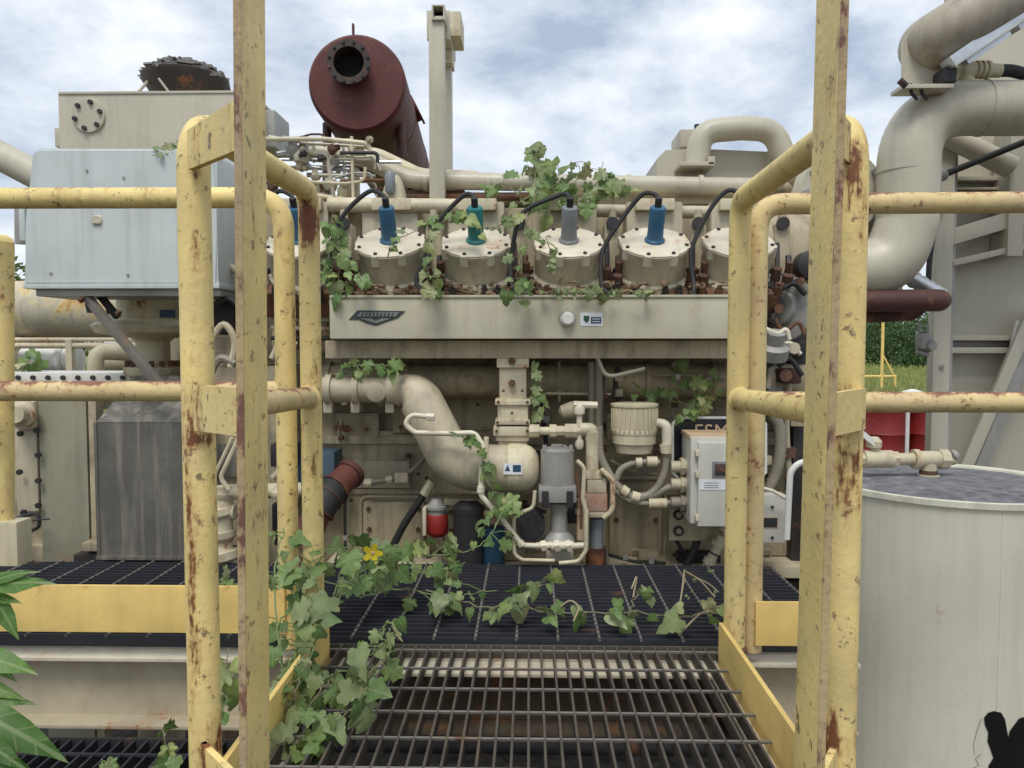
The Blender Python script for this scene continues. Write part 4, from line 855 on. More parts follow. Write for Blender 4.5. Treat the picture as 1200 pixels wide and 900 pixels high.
# dark clutter at the right end, between the two right hand posts
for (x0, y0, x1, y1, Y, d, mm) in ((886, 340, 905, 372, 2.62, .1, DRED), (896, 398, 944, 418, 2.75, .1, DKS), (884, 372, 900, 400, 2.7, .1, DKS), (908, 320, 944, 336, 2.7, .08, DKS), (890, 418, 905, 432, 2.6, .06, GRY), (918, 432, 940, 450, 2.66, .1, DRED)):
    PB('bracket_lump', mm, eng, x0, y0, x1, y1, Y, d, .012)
for pts, r, mm in (([(886, 350), (900, 342), (915, 350), (905, 375)], .009, BLK), ([(890, 400), (910, 408), (925, 402), (938, 415)], .008, TUBE), ([(895, 330), (910, 340), (930, 332), (944, 345)], .010, BLK), ([(888, 388), (893, 410), (903, 428), (900, 455)], .010, HOSE), ([(905, 368), (918, 388), (935, 378), (943, 392)], .007, RUST), ([(912, 430), (925, 420), (940, 440)], .009, BLK)):
    MB().hose([at(x, y, 2.60) for x, y in pts], r, 8, 5).build('small_line', mm, eng)
for x, y in ((897, 345), (912, 362), (930, 408), (900, 425), (938, 330), (920, 440)):
    p = at(x, y, 2.6); MB().cyl(p + Vector((0, .03, 0)), p - Vector((0, .01, 0)), CR.uniform(.012, .022), seg=8).build('boss_bolt', CR.choice([RUST, DKS, TAN]), eng)

# dim machinery between the left posts, under the cabinet
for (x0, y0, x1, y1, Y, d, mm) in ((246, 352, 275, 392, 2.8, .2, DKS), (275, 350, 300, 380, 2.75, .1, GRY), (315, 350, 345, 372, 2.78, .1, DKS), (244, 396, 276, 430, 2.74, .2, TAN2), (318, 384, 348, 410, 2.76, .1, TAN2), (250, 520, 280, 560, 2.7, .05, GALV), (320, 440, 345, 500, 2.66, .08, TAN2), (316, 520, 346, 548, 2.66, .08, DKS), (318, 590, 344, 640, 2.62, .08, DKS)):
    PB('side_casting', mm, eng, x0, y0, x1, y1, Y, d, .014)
for pts, r, mm in (([(246, 400), (262, 380), (275, 400), (270, 430)], .012, CREAM), ([(248, 358), (268, 350), (290, 362), (345, 356)], .010, BLK), ([(318, 420), (330, 400), (348, 404)], .010, CREAM), ([(246, 440), (258, 420), (276, 426)], .014, HOSE), ([(320, 560), (334, 548), (346, 560)], .012, TAN), ([(246, 640), (262, 660), (276, 640)], .010, BLK)):
    MB().hose([at(x, y, 2.64) for x, y in pts], r, 8, 5).build('small_line', mm, eng)
for i in range(12):
    x0 = CR.uniform(318, 400); y0 = CR.uniform(160, 235); Y = 2.86 + CR.uniform(0, .12); x1 = x0 + CR.uniform(25, 60); dy = CR.uniform(-6, 6); k_ = CR.uniform(8, 22)
    MB().tube([at(x0, y0, Y), at((x0 + x1) / 2, y0 + dy, Y), at(x1, y0 + dy, Y), at(x1, y0 + dy + k_, Y)], CR.choice([.004, .005, .007]), .03, 8).build('small_tube', CR.choice([GREYP, DKS, RUST, CREAM, GRY]), eng)
for i in range(14):
    x = CR.uniform(322, 445); y = CR.uniform(162, 245); r = CR.uniform(.009, .022); p = at(x, y, 2.88 + CR.uniform(0, .08))
    m = MB(); m.lathe(p, (CR.uniform(-1, 1), CR.uniform(-1, .2), CR.uniform(-.5, 1)), [(0, r * .6), (r * .4, r), (r * 1.3, r), (r * 1.35, r * .6), (r * 2.2, r * .5)], 7); m.build('valve_fitting', CR.choice([GRY, RUST, CREAM, DKS, TAN2]), eng)
# ================================================================== AROUND THE ENGINE
# oxide red silencer
VY0, VY1 = 6.0, 10.6
sil = thing('silencer', 'dark oxide red cylindrical silencer vessel with an open flanged nozzle, up on legs', 'silencer', at(418, 97, VY0) * Vector((1, 1, 0)) if False else (at(418, 97, VY0).x, VY0, 0))
c0 = at(418, 97, VY0); rv = 56.5 * ppm(VY0); ax = Vector((-.04, 1, -.0)).normalized()
p_end = c0 + Vector((-.30, VY1 - VY0, 0)); ax = (p_end - c0).normalized(); LN = (p_end - c0).length
m = MB(); m.lathe(c0, ax, [(-.012, .165), (.0, rv * .93), (.02, rv * .985), (.05, rv), (LN - .05, rv), (LN, rv * .95)], 56); sh = m.build('shell', REDV, sil)
for q in (.9, 2.4, 3.9): MB().lathe(c0, ax, [(q, rv + .004), (q + .03, rv + .004)], 56).build('weld_seam', REDV, sh)
cn = at(412, 80, VY0); m = MB()
def annulus(m, c, ax, prof, seg=36):
    ax = Vector(ax).normalized(); u = ax.orthogonal().normalized(); v = ax.cross(u)
    rings = [[m.bm.verts.new(c + ax * t + (u * math.cos(2 * PI * k / seg) + v * math.sin(2 * PI * k / seg)) * r) for k in range(seg)] for t, r in prof]
    rings.append(rings[0])
    for a, b in zip(rings, rings[1:]):
        for k in range(seg): m.bm.faces.new((a[k], a[(k + 1) % seg], b[(k + 1) % seg], b[k]))
annulus(m, cn, -ax, [(-.02, .115), (.14, .115), (.14, .165), (.115, .165), (.115, .13), (-.02, .13)]); nz = m.build('nozzle', mat('scorched_nozzle', (.04, .022, .018), rust=.2, dirt=.5, rthr=.7), sil)
m = MB(); m.ring_bolts(cn - ax * .139, -ax, .148, 12, .013, .015); m.build('nozzle_bolts', DKS, nz)['kind'] = 'stuff'
m = MB(); m.cyl(cn - ax * .02, cn - ax * .012, .116, seg=32); m.build('nozzle_bore', MBLK, nz)  # black disc paints the dark inside of the open nozzle
m = MB(); annulus(m, c0 + Vector((rv * .68, 1.2, rv * .36)), (1, 0, .5), [(-.1, .09), (.055, .09), (.055, .14), (.035, .14), (.035, .10), (-.1, .10)], 28); m.build('side_nozzle', REDV, sil)
m = MB(); q = at(414, 36, VY0 + .05); m.bar(q + Vector((0, 0, -.03)), q + Vector((0, 0, .05)), .035, .014); m.build('lifting_lug', REDV, sil)
for yy, zz in ((.35, 0), (3.6, 0)):
    for sx in (-1, 1):
        b = c0 + ax * yy; m = MB(); m.cyl(b + Vector((sx * rv * .8, 0, -rv * .55)), Vector((b.x + sx * rv * .93, b.y, 0)), .036, seg=12); m.build('leg', DRED, sil)
    m = MB(); b = c0 + ax * yy; m.cyl(Vector((b.x - rv * .9, b.y, c0.z - .57)), Vector((b.x + rv * .9, b.y, c0.z - .57)), .022, seg=10); m.build('leg_brace', DRED, sil)
m = MB(); b = c0 + ax * .35; m.cyl(b + Vector((rv * .75, 0, -rv * .6)), b + Vector((rv * .62, 2.4, -1.4)), .03, seg=10); m.build('ladder_rail', DRED, sil)
# hoist post
ho = thing('hoist_post', 'tall pale square steel post with a bolted beam head standing behind the engine', 'post', (at(513, 230, 3.3).x, 3.3, 0))
q = at(513, 230, 2.91); zt = at(513, 22, 2.91).z
q0_ = at(513, 238, 2.91).z; MB().box((q.x, 2.91, (zt + q0_) / 2), (17.5 * ppm(2.91), .055, zt - q0_), bev=.006).build('front_post', GREYP, ho)
q2 = at(522.5, 200, 3.22); z2 = at(522.5, 40, 3.22).z
MB().box((q2.x, 3.22, (z2 + 1.9) / 2), (15 * ppm(3.22), .06, z2 - 1.9), bev=.006).build('rear_post', GREYP, ho)
MB().pbox(500, 12, 527, 46, 2.945, .02, .003).build('head_plate', GREYP, ho)
m = MB(); a = at(513.5, 14, 2.87); 
m.box((a.x - .021, 3.08, a.z), (.006, .42, .052)); m.box((a.x + .021, 3.08, a.z), (.006, .42, .052)); m.box((a.x, 3.08, a.z + .024), (.036, .42, .005)); m.box((a.x, 3.08, a.z - .024), (.036, .42, .005)); m.build('box_beam', GREYP, ho)
m = MB(); m.box((a.x, 2.93, a.z), (.036, .006, .043)); m.build('beam_bore', MBLK, ho)  # black plate paints the shade inside the open beam end
m = MB(); m.pbox(516, 13, 540, 42, 3.10, .16, .006); m.pbox(518, 44, 530, 74, 3.15, .10, .004); m.build('pulley_block', CREAM, ho)

# blue grey cabinet
cab = thing('cabinet', 'faded blue grey steel cabinet with rounded upper corners at the left', 'cabinet', (at(140, 345, 2.7).x, 2.7, at(140, 348, 2.7).z))
Yc = 2.58
P = [at(x, y, Yc) for x, y in ((27, 334), (30, 260), (36, 184), (39, 177), (46, 173.5), (246, 173.5), (251, 177), (253, 184), (254, 260), (255, 334))]; P = [Vector((p.x, Yc, p.z)) for p in P]
m = MB(); m.prism(P, (0, .235, 0)); bmesh.ops.bevel(m.bm, geom=[e_ for e_ in m.bm.edges if abs(e_.verts[0].co.y - e_.verts[1].co.y) < 1e-5], offset=.008, segments=3, affect='EDGES'); cbd = m.build('cabinet_shell', BLUG, cab, sharp=50)
PB('base_lip', BLUG, cab, 27, 332, 257, 338, Yc - .006, .25, .003); PB('base_channel', GRY, cab, 42, 338, 258, 347, Yc + .015, .22, .003)
m = MB(); q = at(114, 258, Yc); m.lathe(q + Vector((0, .003, 0)), (0, -1, 0), [(0, .019), (.004, .019), (.008, .014)], 18); m.box(q + Vector((0, -.005, -.008)), (.03, .008, .008)); m.build('latch', GREYP, cab)
for (x, y) in ((102, 200), (145, 208), (60, 320), (150, 322), (235, 322)): MB().cyl(at(x, y, Yc) + Vector((0, .002, 0)), at(x, y, Yc) - Vector((0, .004, 0)), .005, seg=6).build('screw', GRY, cab)
PB('side_hinge', BLUG, cab, 22, 236, 29, 282, Yc + .05, .05, .003)
m = MB(); m.bar(at(100, 346, 2.62), at(186, 450, 2.5), .026, .026, bev=.003); m.build('strut', mat('grey_strut_paint', (.16, .15, .125), rust=.3, dirt=.4, rthr=.68), cab)
m = MB(); m.bar(at(117, 346, 2.66), at(138, 372, 2.66), .022, .02); m.bar(at(103, 346, 2.62), at(108, 366, 2.62), .03, .02); m.cyl(at(126, 355, 2.66), at(126, 378, 2.66), .005, seg=6); m.build('hook_bracket', DKS, cab)
[MB().cyl(at(x, y, 2.58), at(x + 3, y + 2, 2.58), .012, seg=8).build('rusty_pin', RUST, cab) for x, y in ((137, 366), (94, 350))]

# beige box behind with blind flange, debris dome
bx = thing('surge_box', 'beige rectangular steel box with a round bolted blind flange, above the blue cabinet', 'steel box', (at(190, 173, 3.1).x, 3.3, at(190, 173, 3.1).z - .6))
PB('box_shell', GREYP, bx, 69.5, 107.5, 292, 260, 3.05, .25, .010)
q = at(104.5, 136, 3.05); m = MB(); m.lathe(q + Vector((0, .003, 0)), (0, -1, 0), [(0, .066), (.010, .066), (.012, .064)], 36); bf = m.build('blind_flange', GREYP, bx)
m = MB(); m.ring_bolts(q - Vector((0, .008, 0)), (0, -1, 0), .052, 6, .0095, .012, 6, PI / 2); m.build('flange_bolts', DKS, bx)['kind'] = 'stuff'
PB('top_edge', GREYP, bx, 68, 106.5, 293, 109.5, 3.045, .26, .002)
PB('side_unit', GRY, bx, 300, 128, 322, 172, 3.2, .2, .01)
MB().pbox(64, 150, 71, 172, 3.15, .1, .004).build('side_tab', GREYP, bx)
dm = thing('rusted_stack_cap', 'rusty round stack cap covered in grey debris on the steel box top', 'stack cap', at(218, 108, 3.3))
q = at(218, 108, 3.3); m = MB(); m.lathe(q, (0, 0, 1), [(-.04, .13), (0, .15), (.03, .172), (.055, .176), (.08, .14), (.095, .08)], 30); m.build('cap_body', mat('dark_brown_cap', (.04, .03, .027), rust=.1, dirt=.5, streak=0, rthr=.7), dm)
m = MB(); rr_ = random.Random(9)
for i in range(240):
    a = rr_.uniform(0, 2 * PI); r = rr_.uniform(.02, .175); z = .098 - .55 * max(0, r - .09) + rr_.uniform(-.012, .014)
    m.box(q + Vector((math.cos(a) * r, math.sin(a) * r, z)), (rr_.uniform(.02, .06), rr_.uniform(.008, .03), rr_.uniform(.004, .014)), Matrix.Rotation(rr_.uniform(0, PI), 3, 'Z') @ Matrix.Rotation(rr_.uniform(-.5, .5), 3, 'X'))
o_ = m.build('debris', mat('grey_debris', (.26, .245, .225), dirt=.7, streak=0, rough=.9, nscale=30, dirtcol=(.06, .05, .045)), dm); o_['kind'] = 'stuff'
m = MB(); m.cyl(at(186, 92, 3.12), at(198, 108, 3.12), .005, seg=6); m.cyl(at(163, 107, 3.15), at(176, 92, 3.2), .006, seg=6); m.build('wire', GREYP, dm)

# round filter housing under the cabinet
fh = thing('filter_housing', 'beige round filter housing with a wide flange under the blue cabinet', 'filter housing', (at(178, 440, 2.95).x, 2.95, 0))
q = at(180, 440, 2.98); s = ppm(2.98)
m = MB(); m.lathe(q, (0, 0, 1), [(0, 30 * s), (.01, 32 * s), (10 * s, 32 * s), (12 * s, 24 * s), (14 * s, 19 * s), (40 * s, 19 * s), (44 * s, 24 * s), (50 * s, 60 * s), (58 * s, 66 * s), (62 * s, 60 * s), (66 * s, 38 * s), (90 * s, 38 * s), (95 * s, 20 * s)], 48); m.build('housing', CREAM, fh)
m = MB(); m.ring_bolts(q + Vector((0, 0, 10 * s)), (0, 0, 1), 28 * s, 16, .010, .025); m.build('flange_bolts', RUST, fh)['kind'] = 'stuff'
m = MB(); m.cyl((q.x, q.y, .0), (q.x, q.y, q.z), 26 * s, seg=24); m.build('pedestal', TAN2, fh)
flat('label', INKB, fh, [(187, 363), (205, 363), (205, 372), (187, 372)], 2.98 - 39 * s, .002)

# long storage cylinder and pipework far left
lt_ = thing('long_tank', 'long beige horizontal tank with an orange rust stain behind the left railing', 'tank', (at(100, 440, 4.6).x, 4.6, 0))
q0 = at(4, 363, 4.6); r = 34 * ppm(4.6); m = MB(); m.lathe(q0, (1, 0, 0), [(-.02, r * .4), (0, r * .8), (.05, r * .96), (.1, r), (1.5, r), (1.55, r * .8)], 40); 
m.build('shell', mat('stained_tank_paint', (.56, .51, .38), rust=.5, dirt=.3, streak=.3, rthr=.64, rustcol=(.46, .25, .08), nscale=2, spots=[(*at(88, 350, 4.35), .28, .16, .16)]), lt_)
for x in (40, 180): 
    a = at(x, 396, 4.6); MB().box((a.x, 4.6, a.z / 2), (.08, .45, a.z), bev=.004).build('saddle', BEAMT, lt_)
rk = thing('pipe_rack', 'pale pipe rack with white pipes and an elbow behind the left middle rail', 'pipe rack', (at(100, 440, 3.6).x, 3.6, 0))
for y, r in ((398, .010), (405, .014)): MB().cyl(at(-20, y, 3.6), at(210, y, 3.6), r, seg=10).build('rail', CREAM, rk)
MB().pbox(-20, 437, 216, 448, 3.05, .3, .004).build('flanged_rail', WHT, rk)
m = MB(); 
for i in range(11): q = at(22 + i * 17.5, 442.5, 3.05); m.cyl(q + Vector((0, .002, 0)), q - Vector((0, .01, 0)), .010, seg=6)
m.build('rail_bolts', DKS, rk)['kind'] = 'stuff'
MB().cyl(at(30, 421, 3.7), at(92, 421, 3.7), .062, seg=22).build('white_vessel', WHT, rk)
MB().lathe(at(72, 421, 3.7), (1, 0, 0), [(0, .07), (.02, .075), (.03, .07)], 22).build('vessel_band', WHT, rk)
m = MB(); m.tube(px((112, 437, 3.5), (112, 412, 3.5), (150, 414, 3.6), (170, 425, 3.7)), .036, .09, 18); m.build('elbow_pipe', CREAM, rk)
MB().cyl(at(125, 424, 3.75), at(165, 424, 3.75), .055, seg=20).build('white_vessel', CREAM, rk)
m = MB()
for x in (82, 15, 205): a = at(x, 398, 3.6); m.box((a.x, 3.6, a.z / 2), (.03, .03, a.z))
m.build('rack_leg', CREAM, rk)
PB('rack_backing', TAN2, rk, -30, 447, 120, 480, 3.3, .1, .004)
ap = thing('air_pipe', 'beige pipe coming down into the blue cabinet at the left edge', 'pipe', at(0, 188, 3.0))
m = MB(); m.tube([at(-60, 152, 3.05), at(5, 185, 3.05), at(75, 222, 3.0)], .058, .1, 24); m.build('pipe', GREYP, ap); MB().cyl(at(24, 236, 2.9), at(24, 286, 2.9), .02, seg=10).build('stub', GRY, ap)

# column, casting and sheet metal box at the lower left
cl = thing('frame_column', 'flat olive tan steel column between the sheet metal box and left post', 'column', (at(75, 660, 2.7).x, 2.7, 0))
a = at(77, 560, 2.66); zt = at(77, 462, 2.66).z
MB().box((a.x, 2.70, zt / 2), (60 * ppm(2.66), .09, zt), bev=.006).build('column_face', OLIVE, cl)
a = at(100, 560, 2.64); MB().box((a.x, 2.655, zt / 2), (.012, .02, zt), bev=.003).build('edge_rib', OLIVE, cl)
a = at(107, 560, 2.62); MB().box((a.x, 2.66, zt / 2), (.028, .05, zt), bev=.004).build('edge_strip', TAN2, cl)
cs = thing('pump_casting', 'bolted beige machine casting at the left edge beside the yellow post', 'machine', (at(20, 660, 2.7).x, 2.75, 0))
a = at(22, 580, 2.7); MB().box((a.x - .08, 2.86, .9), (.44, .3, 1.0), bev=.03).build('body', TAN2, cs)
PB('boss', TAN, cs, 18, 500, 44, 600, 2.66, .08, .012); PB('upper_boss', CREAM, cs, 16, 470, 40, 504, 2.64, .1, .015)
bolts_row(cs, [(44, 504), (25, 508), (46, 533), (46, 563), (46, 592), (24, 553), (29, 600)], 2.64, .010, .012)
m = MB(); m.lathe(at(26, 484, 2.62), (.2, -1, 0), [(0, .05), (.02, .05), (.03, .035), (.06, .03)], 18); m.build('plug', CREAM, cs)
m = MB(); m.tube(px((20, 607, 2.6), (46, 600, 2.6), (46, 618, 2.6), (22, 628, 2.6)), .006, .02, 8); m.tube(px((20, 612, 2.58), (58, 608, 2.58)), .003, .02, 6); m.build('thin_tube', DKS, cs)
PB('lower_ledge', TAN2, cs, 22, 640, 62, 668, 2.68, .1, .006)
sm = thing('sheet_metal_box', 'streaky dull grey sheet metal box with a chamfered top at the lower left', 'sheet metal box', (at(165, 655, 2.55).x, 2.6, at(165, 655, 2.55).z))
Ys = 2.56; P = [at(112.5, 495, Ys), at(112.5, 655, Ys)]; xa = P[0].x; z1 = P[0].z; z0 = P[1].z; xb = at(232, 570, Ys).x
top = at(128, 470, Ys + .12)
m = MB(); m.prism([(xa, Ys, z0), (xa, Ys, z1), (xa, Ys + .24, z1 + .012), (xa, Ys + .24, z0)], (xb - xa, 0, 0)); m.build('body', GALV, sm)
m = MB(); v = [m.bm.verts.new(c) for c in ((xa, Ys - .001, z1 + .001), (xb, Ys - .001, z1 + .001), (xb, Ys + .22, z1 + .15), (xa + .03, Ys + .22, z1 + .15), (xa, Ys + .24, z1 + .001), (xb, Ys + .24, z1 + .001))]
for f_ in ((0, 1, 2, 3), (0, 3, 4), (1, 5, 2), (3, 2, 5, 4), (0, 4, 5, 1)): m.bm.faces.new([v[i] for i in f_])
m.build('chamfered_top', GALV, sm)
PB('edge_flange', GALV, sm, 111.5, 495, 115, 655, Ys - .004, .01, .001); PB('bottom_flange', GALV, sm, 112, 652, 231, 656.5, Ys - .005, .03, .001)
PB('support_bracket', TAN2, sm, 96, 636, 116, 646, 2.6, .1, .004)
MB().box((at(170, 660, 2.65).x, 2.70, .60), (.45, .2, .55)).build('pedestal', DKS, sm)

# ------------------------------------------------------------------ right side: big pipes, cooler, drums, tank
bp_ = thing('large_pipe', 'large smooth grey beige pipe bending down from the right edge into the engine', 'pipe', (at(1063, 250, 2.9).x, 2.9, at(1063, 330, 2.9).z))
Yb = 2.85
P = fillet([at(1360, 127, Yb), at(1066, 127, Yb), at(1063, 262, Yb), at(1044, 312, Yb), at(985, 318, Yb + .02), at(930, 300, Yb + .1)], [0, .35, .10, .14, .08, 0], 14)
m = MB(); n_ = len(P); rads = [.0955 + .011 * min(1, max(0, (i - 1) / 14)) for i in range(n_)]; m.sweep(P, rads, 44); bpp = m.build('pipe', GREYP, bp_)
for (a_, b_) in ((at(1063, 199, Yb), at(1063, 202, Yb)), (at(1149, 127, Yb), at(1152, 127, Yb))): MB().cyl(a_, b_, .1065 if a_.x < at(1100, 199, Yb).x else .0985, seg=44).build('weld_bead', GREYP, bp_)
m = MB(); q = at(1131, 98, Yb); m.lathe(q - Vector((0, 0, .01)), (0, 0, 1), [(0, .036), (.02, .034), (.035, .022), (.05, .022)], 20); m.cyl(at(1126, 84, Yb), at(1140, 82, Yb), .030, seg=18); m.cyl(at(1140, 82, Yb), at(1172, 83, Yb), .026, .024, seg=18); [m.cyl(at(x, 82, Yb), at(x + 3, 82, Yb), .032, seg=18) for x in (1143, 1149, 1155)]; m.build('cable_fitting', CREAM, bp_)
m = MB(); m.hose([at(1170, 83, Yb), at(1185, 83, Yb), at(1215, 88, Yb), at(1280, 84, Yb)], .022, 12); m.build('black_cable', BLK, bp_)
PB('pipe_shoe', CREAM, bp_, 1030, 334, 1058, 344, 2.82, .1, .004)
upn = thing('overhead_pipe', 'scorched beige overhead pipe with a mitred elbow at the upper right corner', 'pipe', at(1090, 60, 2.7))
Yu = 2.72
m = MB(); m.tube([at(1330, -95, Yu), at(1089, 52, Yu), at(1083, 56, Yu + .45)], 31.5 * ppm(Yu), .10, 44, 12); m.build('pipe', SCOR, upn)
P = [at(x, y, Yu + .06) for x, y in ((1058, 50), (1064, 40), (1120, 40), (1120, 106), (1058, 100))]; P = [Vector((p.x, Yu + .06, p.z)) for p in P]; m = MB(); m.prism(P, (0, .012, 0)); m.pbox(1058, 98, 1118, 103, Yu - .02, .09, .002); m.build('end_plate', GREYP, upn)
[MB().hose([at(a, 98, Yu), at(a + 1, 108, Yu), at(a + 8, 117, Yu)], .006, 8).build('loose_wire', BLK, upn) for a in (1067, 1079)]; MB().cyl(at(1054, 94, Yu - .06), at(1062, 101, Yu - .06), .012, seg=8).build('plug', DKS, upn)
tr = thing('cable_tray', 'bright aluminium cable tray sloping up under the overhead pipe', 'cable tray', at(1150, 50, 2.74))
m = MB(); m.bar(at(1110, 76, 2.70), at(1290, -48, 2.70), .038, .07, up=Vector((0, 1, 0)), bev=.003); m.build('upper_channel', SILV, tr)
m = MB(); m.bar(at(1128, 76, 2.76), at(1178, 42, 2.76), .018, .06, up=Vector((0, 1, 0)), bev=.002); m.bar(at(1188, 36, 2.76), at(1260, -14, 2.76), .018, .06, up=Vector((0, 1, 0)), bev=.002); m.build('lower_channel', SILV, tr)['kind'] = 'stuff'
m = MB(); m.pbox(1107, 78, 1122, 96, 2.7, .08, .008); m.build('junction', DKS, tr)

ck = thing('cooler', 'tall grey beige cooler casing with ribs, braces and a corner column at the right', 'cooler', (at(1180, 500, 3.3).x, 3.3, 0))
def colbox(x0, x1, ytop, Y, d, m_, nm, zb=0.0, bev=.004):
    a = at(x0, 400, Y); b = at(x1, 400, Y); z = at((x0 + x1) / 2, ytop, Y).z
    return MB().box(((a.x + b.x) / 2, Y + d / 2, (z + zb) / 2), (b.x - a.x, d, z - zb), None, bev).build(nm, m_, ck)
colbox(1102, 1500, -20, 3.42, .05, WALLM, 'casing_panel')
colbox(1094, 1114, 158, 3.27, .05, WALLM, 'corner_column'); colbox(1112, 1117, 158, 3.31, .10, GRY, 'column_groove')
colbox(1182, 1197, 20, 3.28, .12, WALLM, 'upright') if False else None
PB('upright', WALLM, ck, 1183, 150, 1201, 300, 3.28, .12)
for y0, y1 in ((206, 211), (219, 222), (228, 233)): PB('rail', WALLM, ck, 1114, y0, 1300, y1, 3.36, .06)
for a_, b_, wv in (((1097, 283), (1290, 225), .066), ((1112, 309), (1290, 268), .026)): MB().bar(at(*a_, 3.33), at(*b_, 3.33), wv, .07, up=Vector((0, 1, 0)), bev=.002).build('sloping_brace', WALLM, ck)
for y0, y1 in ((393, 399), (407, 414)): PB('rail', WALLM, ck, 1108, y0, 1300, y1, 3.34, .08)
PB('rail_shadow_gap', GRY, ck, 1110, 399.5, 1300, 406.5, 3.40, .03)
m = MB(); m.bar(at(1212, 360, 3.30), at(1128, 556, 3.30), .05, .02, up=Vector((0, 1, 0)), bev=.001); m.build('diagonal_brace', WALLM, ck)
m = MB(); m.bar(at(1222, 360, 3.34), at(1141, 556, 3.34), .05, .06, up=Vector((0, 1, 0)), bev=.001); m.build('diagonal_brace', GRY, ck)
m = MB(); m.cyl(at(1192, 376, 3.32), at(1183, 412, 3.32), .006, seg=6); m.cyl(at(1192, 376, 3.32), at(1202, 412, 3.32), .006, seg=6); m.cyl(at(1186, 398, 3.32), at(1199, 398, 3.32), .006, seg=6); m.cyl(at(1190, 412, 3.3), at(1190, 424, 3.3), .008, seg=6); m.build('bracket_triangle', WHT, ck)
m = MB(); m.cyl(at(1108, 158, 3.25), at(1185, 196, 3.25), .045, seg=20); m.build('slanting_pipe', GREYP, ck)
for x, y in ((1104, 342), (1102, 250), (1104, 430)): MB().cyl(at(x, y, 3.27), at(x, y, 3.26), .010, seg=6).build('bolt', GRY, ck)
cbl = thing('power_cable', 'black cable slanting across in front of the cooler rails', 'cable', at(1150, 190, 3.1))
m = MB(); m.cyl(at(1098, 208, 3.12), at(1300, 126, 3.12), .013, seg=10); m.build('cable', BLK, cbl)
m = MB(); m.lathe(at(1098, 208, 3.12), at(1110, 203, 3.12) - at(1098, 208, 3.12), [(-.03, .012), (-.02, .024), (.03, .024), (.04, .014)], 12); m.cyl(at(1099, 208, 3.12), at(1099, 232, 3.14), .014, seg=8); m.build('gland', GRY, cbl)
c2_ = thing('hanging_cable', 'black cable hanging down between the large pipe and cooler column', 'cable', at(1090, 280, 3.1))
m = MB(); m.hose([at(x, y, 3.1) for x, y in ((1096, 236), (1098, 258), (1092, 285), (1089, 310), (1088, 330))], .011, 8); m.build('cable', BLK, c2_)

ex = thing('exhaust_pipe', 'dark brown red pipe with an elbow passing under the large grey pipe', 'pipe', at(1050, 352, 2.8))
m = MB(); m.tube([at(930, 353, 2.80), at(1100, 352, 2.80), at(1102, 352, 3.1)], .040, .05, 24); m.build('pipe', DRED, ex)
m = MB(); m.tube([at(940, 372, 2.9), at(1070, 368, 2.9), at(1082, 356, 2.9)], .026, .05, 16); m.build('lower_pipe', DRED, ex)
m = MB(); m.cyl(at(960, 385, 2.85), at(1010, 366, 2.85), .03, seg=16); m.build('lower_pipe', DKS, ex)
m = MB(); P = px((1060, 322, 2.95), (1078, 332, 2.95), (1106, 348, 2.95)); m.hose(P, .032, 16, 10, True); m.build('flexible_sleeve', SILV, ex)
hv = thing('hanging_valve', 'small grey valve cluster hanging beside the cooler column foot', 'valve', at(1082, 405, 3.1))
m = MB(); m.cyl(at(1077, 378, 3.1), at(1077, 412, 3.1), .006, seg=6); m.cyl(at(1087, 378, 3.1), at(1087, 402, 3.1), .006, seg=6); m.lathe(at(1083, 405, 3.1), (.2, -1, 0), [(0, .02), (.02, .028), (.05, .02)], 12); m.box(at(1083, 400, 3.08), (.05, .05, .06), bev=.008); m.cyl(at(1074, 412, 3.08), at(1088, 416, 3.08), .009, seg=8); m.build('valve_body', GRY, hv)

# red drums
for i, (cx, lb) in enumerate(((1036, 'left dark red steel drum standing behind the white tank'), (1092, 'right dark red steel drum standing behind the white tank by the cooler'))):
    t = thing('steel_drum', lb, 'drum', (at(cx, 480, 9.4).x, 9.4, 0), 'red drums'); q = Vector((at(cx, 480, 9.4).x, 9.4, 0)); zt = at(cx, 480, 9.4).z
    m = MB(); r = 27.5 * ppm(9.4); m.lathe(q, (0, 0, 1), [(0, r), (.02, r)] + [(zt * f_ + d, r + e_) for f_ in (.33, .66) for d, e_ in ((-.02, 0), (0, .010), (.02, 0))] + [(zt - .02, r), (zt, r + .006), (zt + .004, r - .02), (zt - .01, r - .03)], 32); m.build('body', RDRUM, t)
    m = MB(); m.cyl(q + Vector((.12, -.1, zt - .012)), q + Vector((.12, -.1, zt + .01)), .03, seg=12); m.build('bung', DKS, t)
t = thing('white_pipe_post', 'thin white pipe standing between the two red drums', 'pipe', (at(1064, 500, 9.0).x, 9.0, 0)); q = at(1064, 476, 9.0); MB().cyl((q.x, 9, 0), q, .022, seg=10).build('pipe', WHT, t)
t = thing('white_tank', 'small rounded white tank beyond the red drums', 'tank', (at(1069, 470, 12).x, 12, 0)); q = at(1069, 474, 12); 
m = MB(); m.lathe((q.x, 12, 0), (0, 0, 1), [(0, .26), (q.z - .05, .26), (q.z + .1, .24), (q.z + .2, .15), (q.z + .24, .03)], 24); m.build('body', WHT, t)

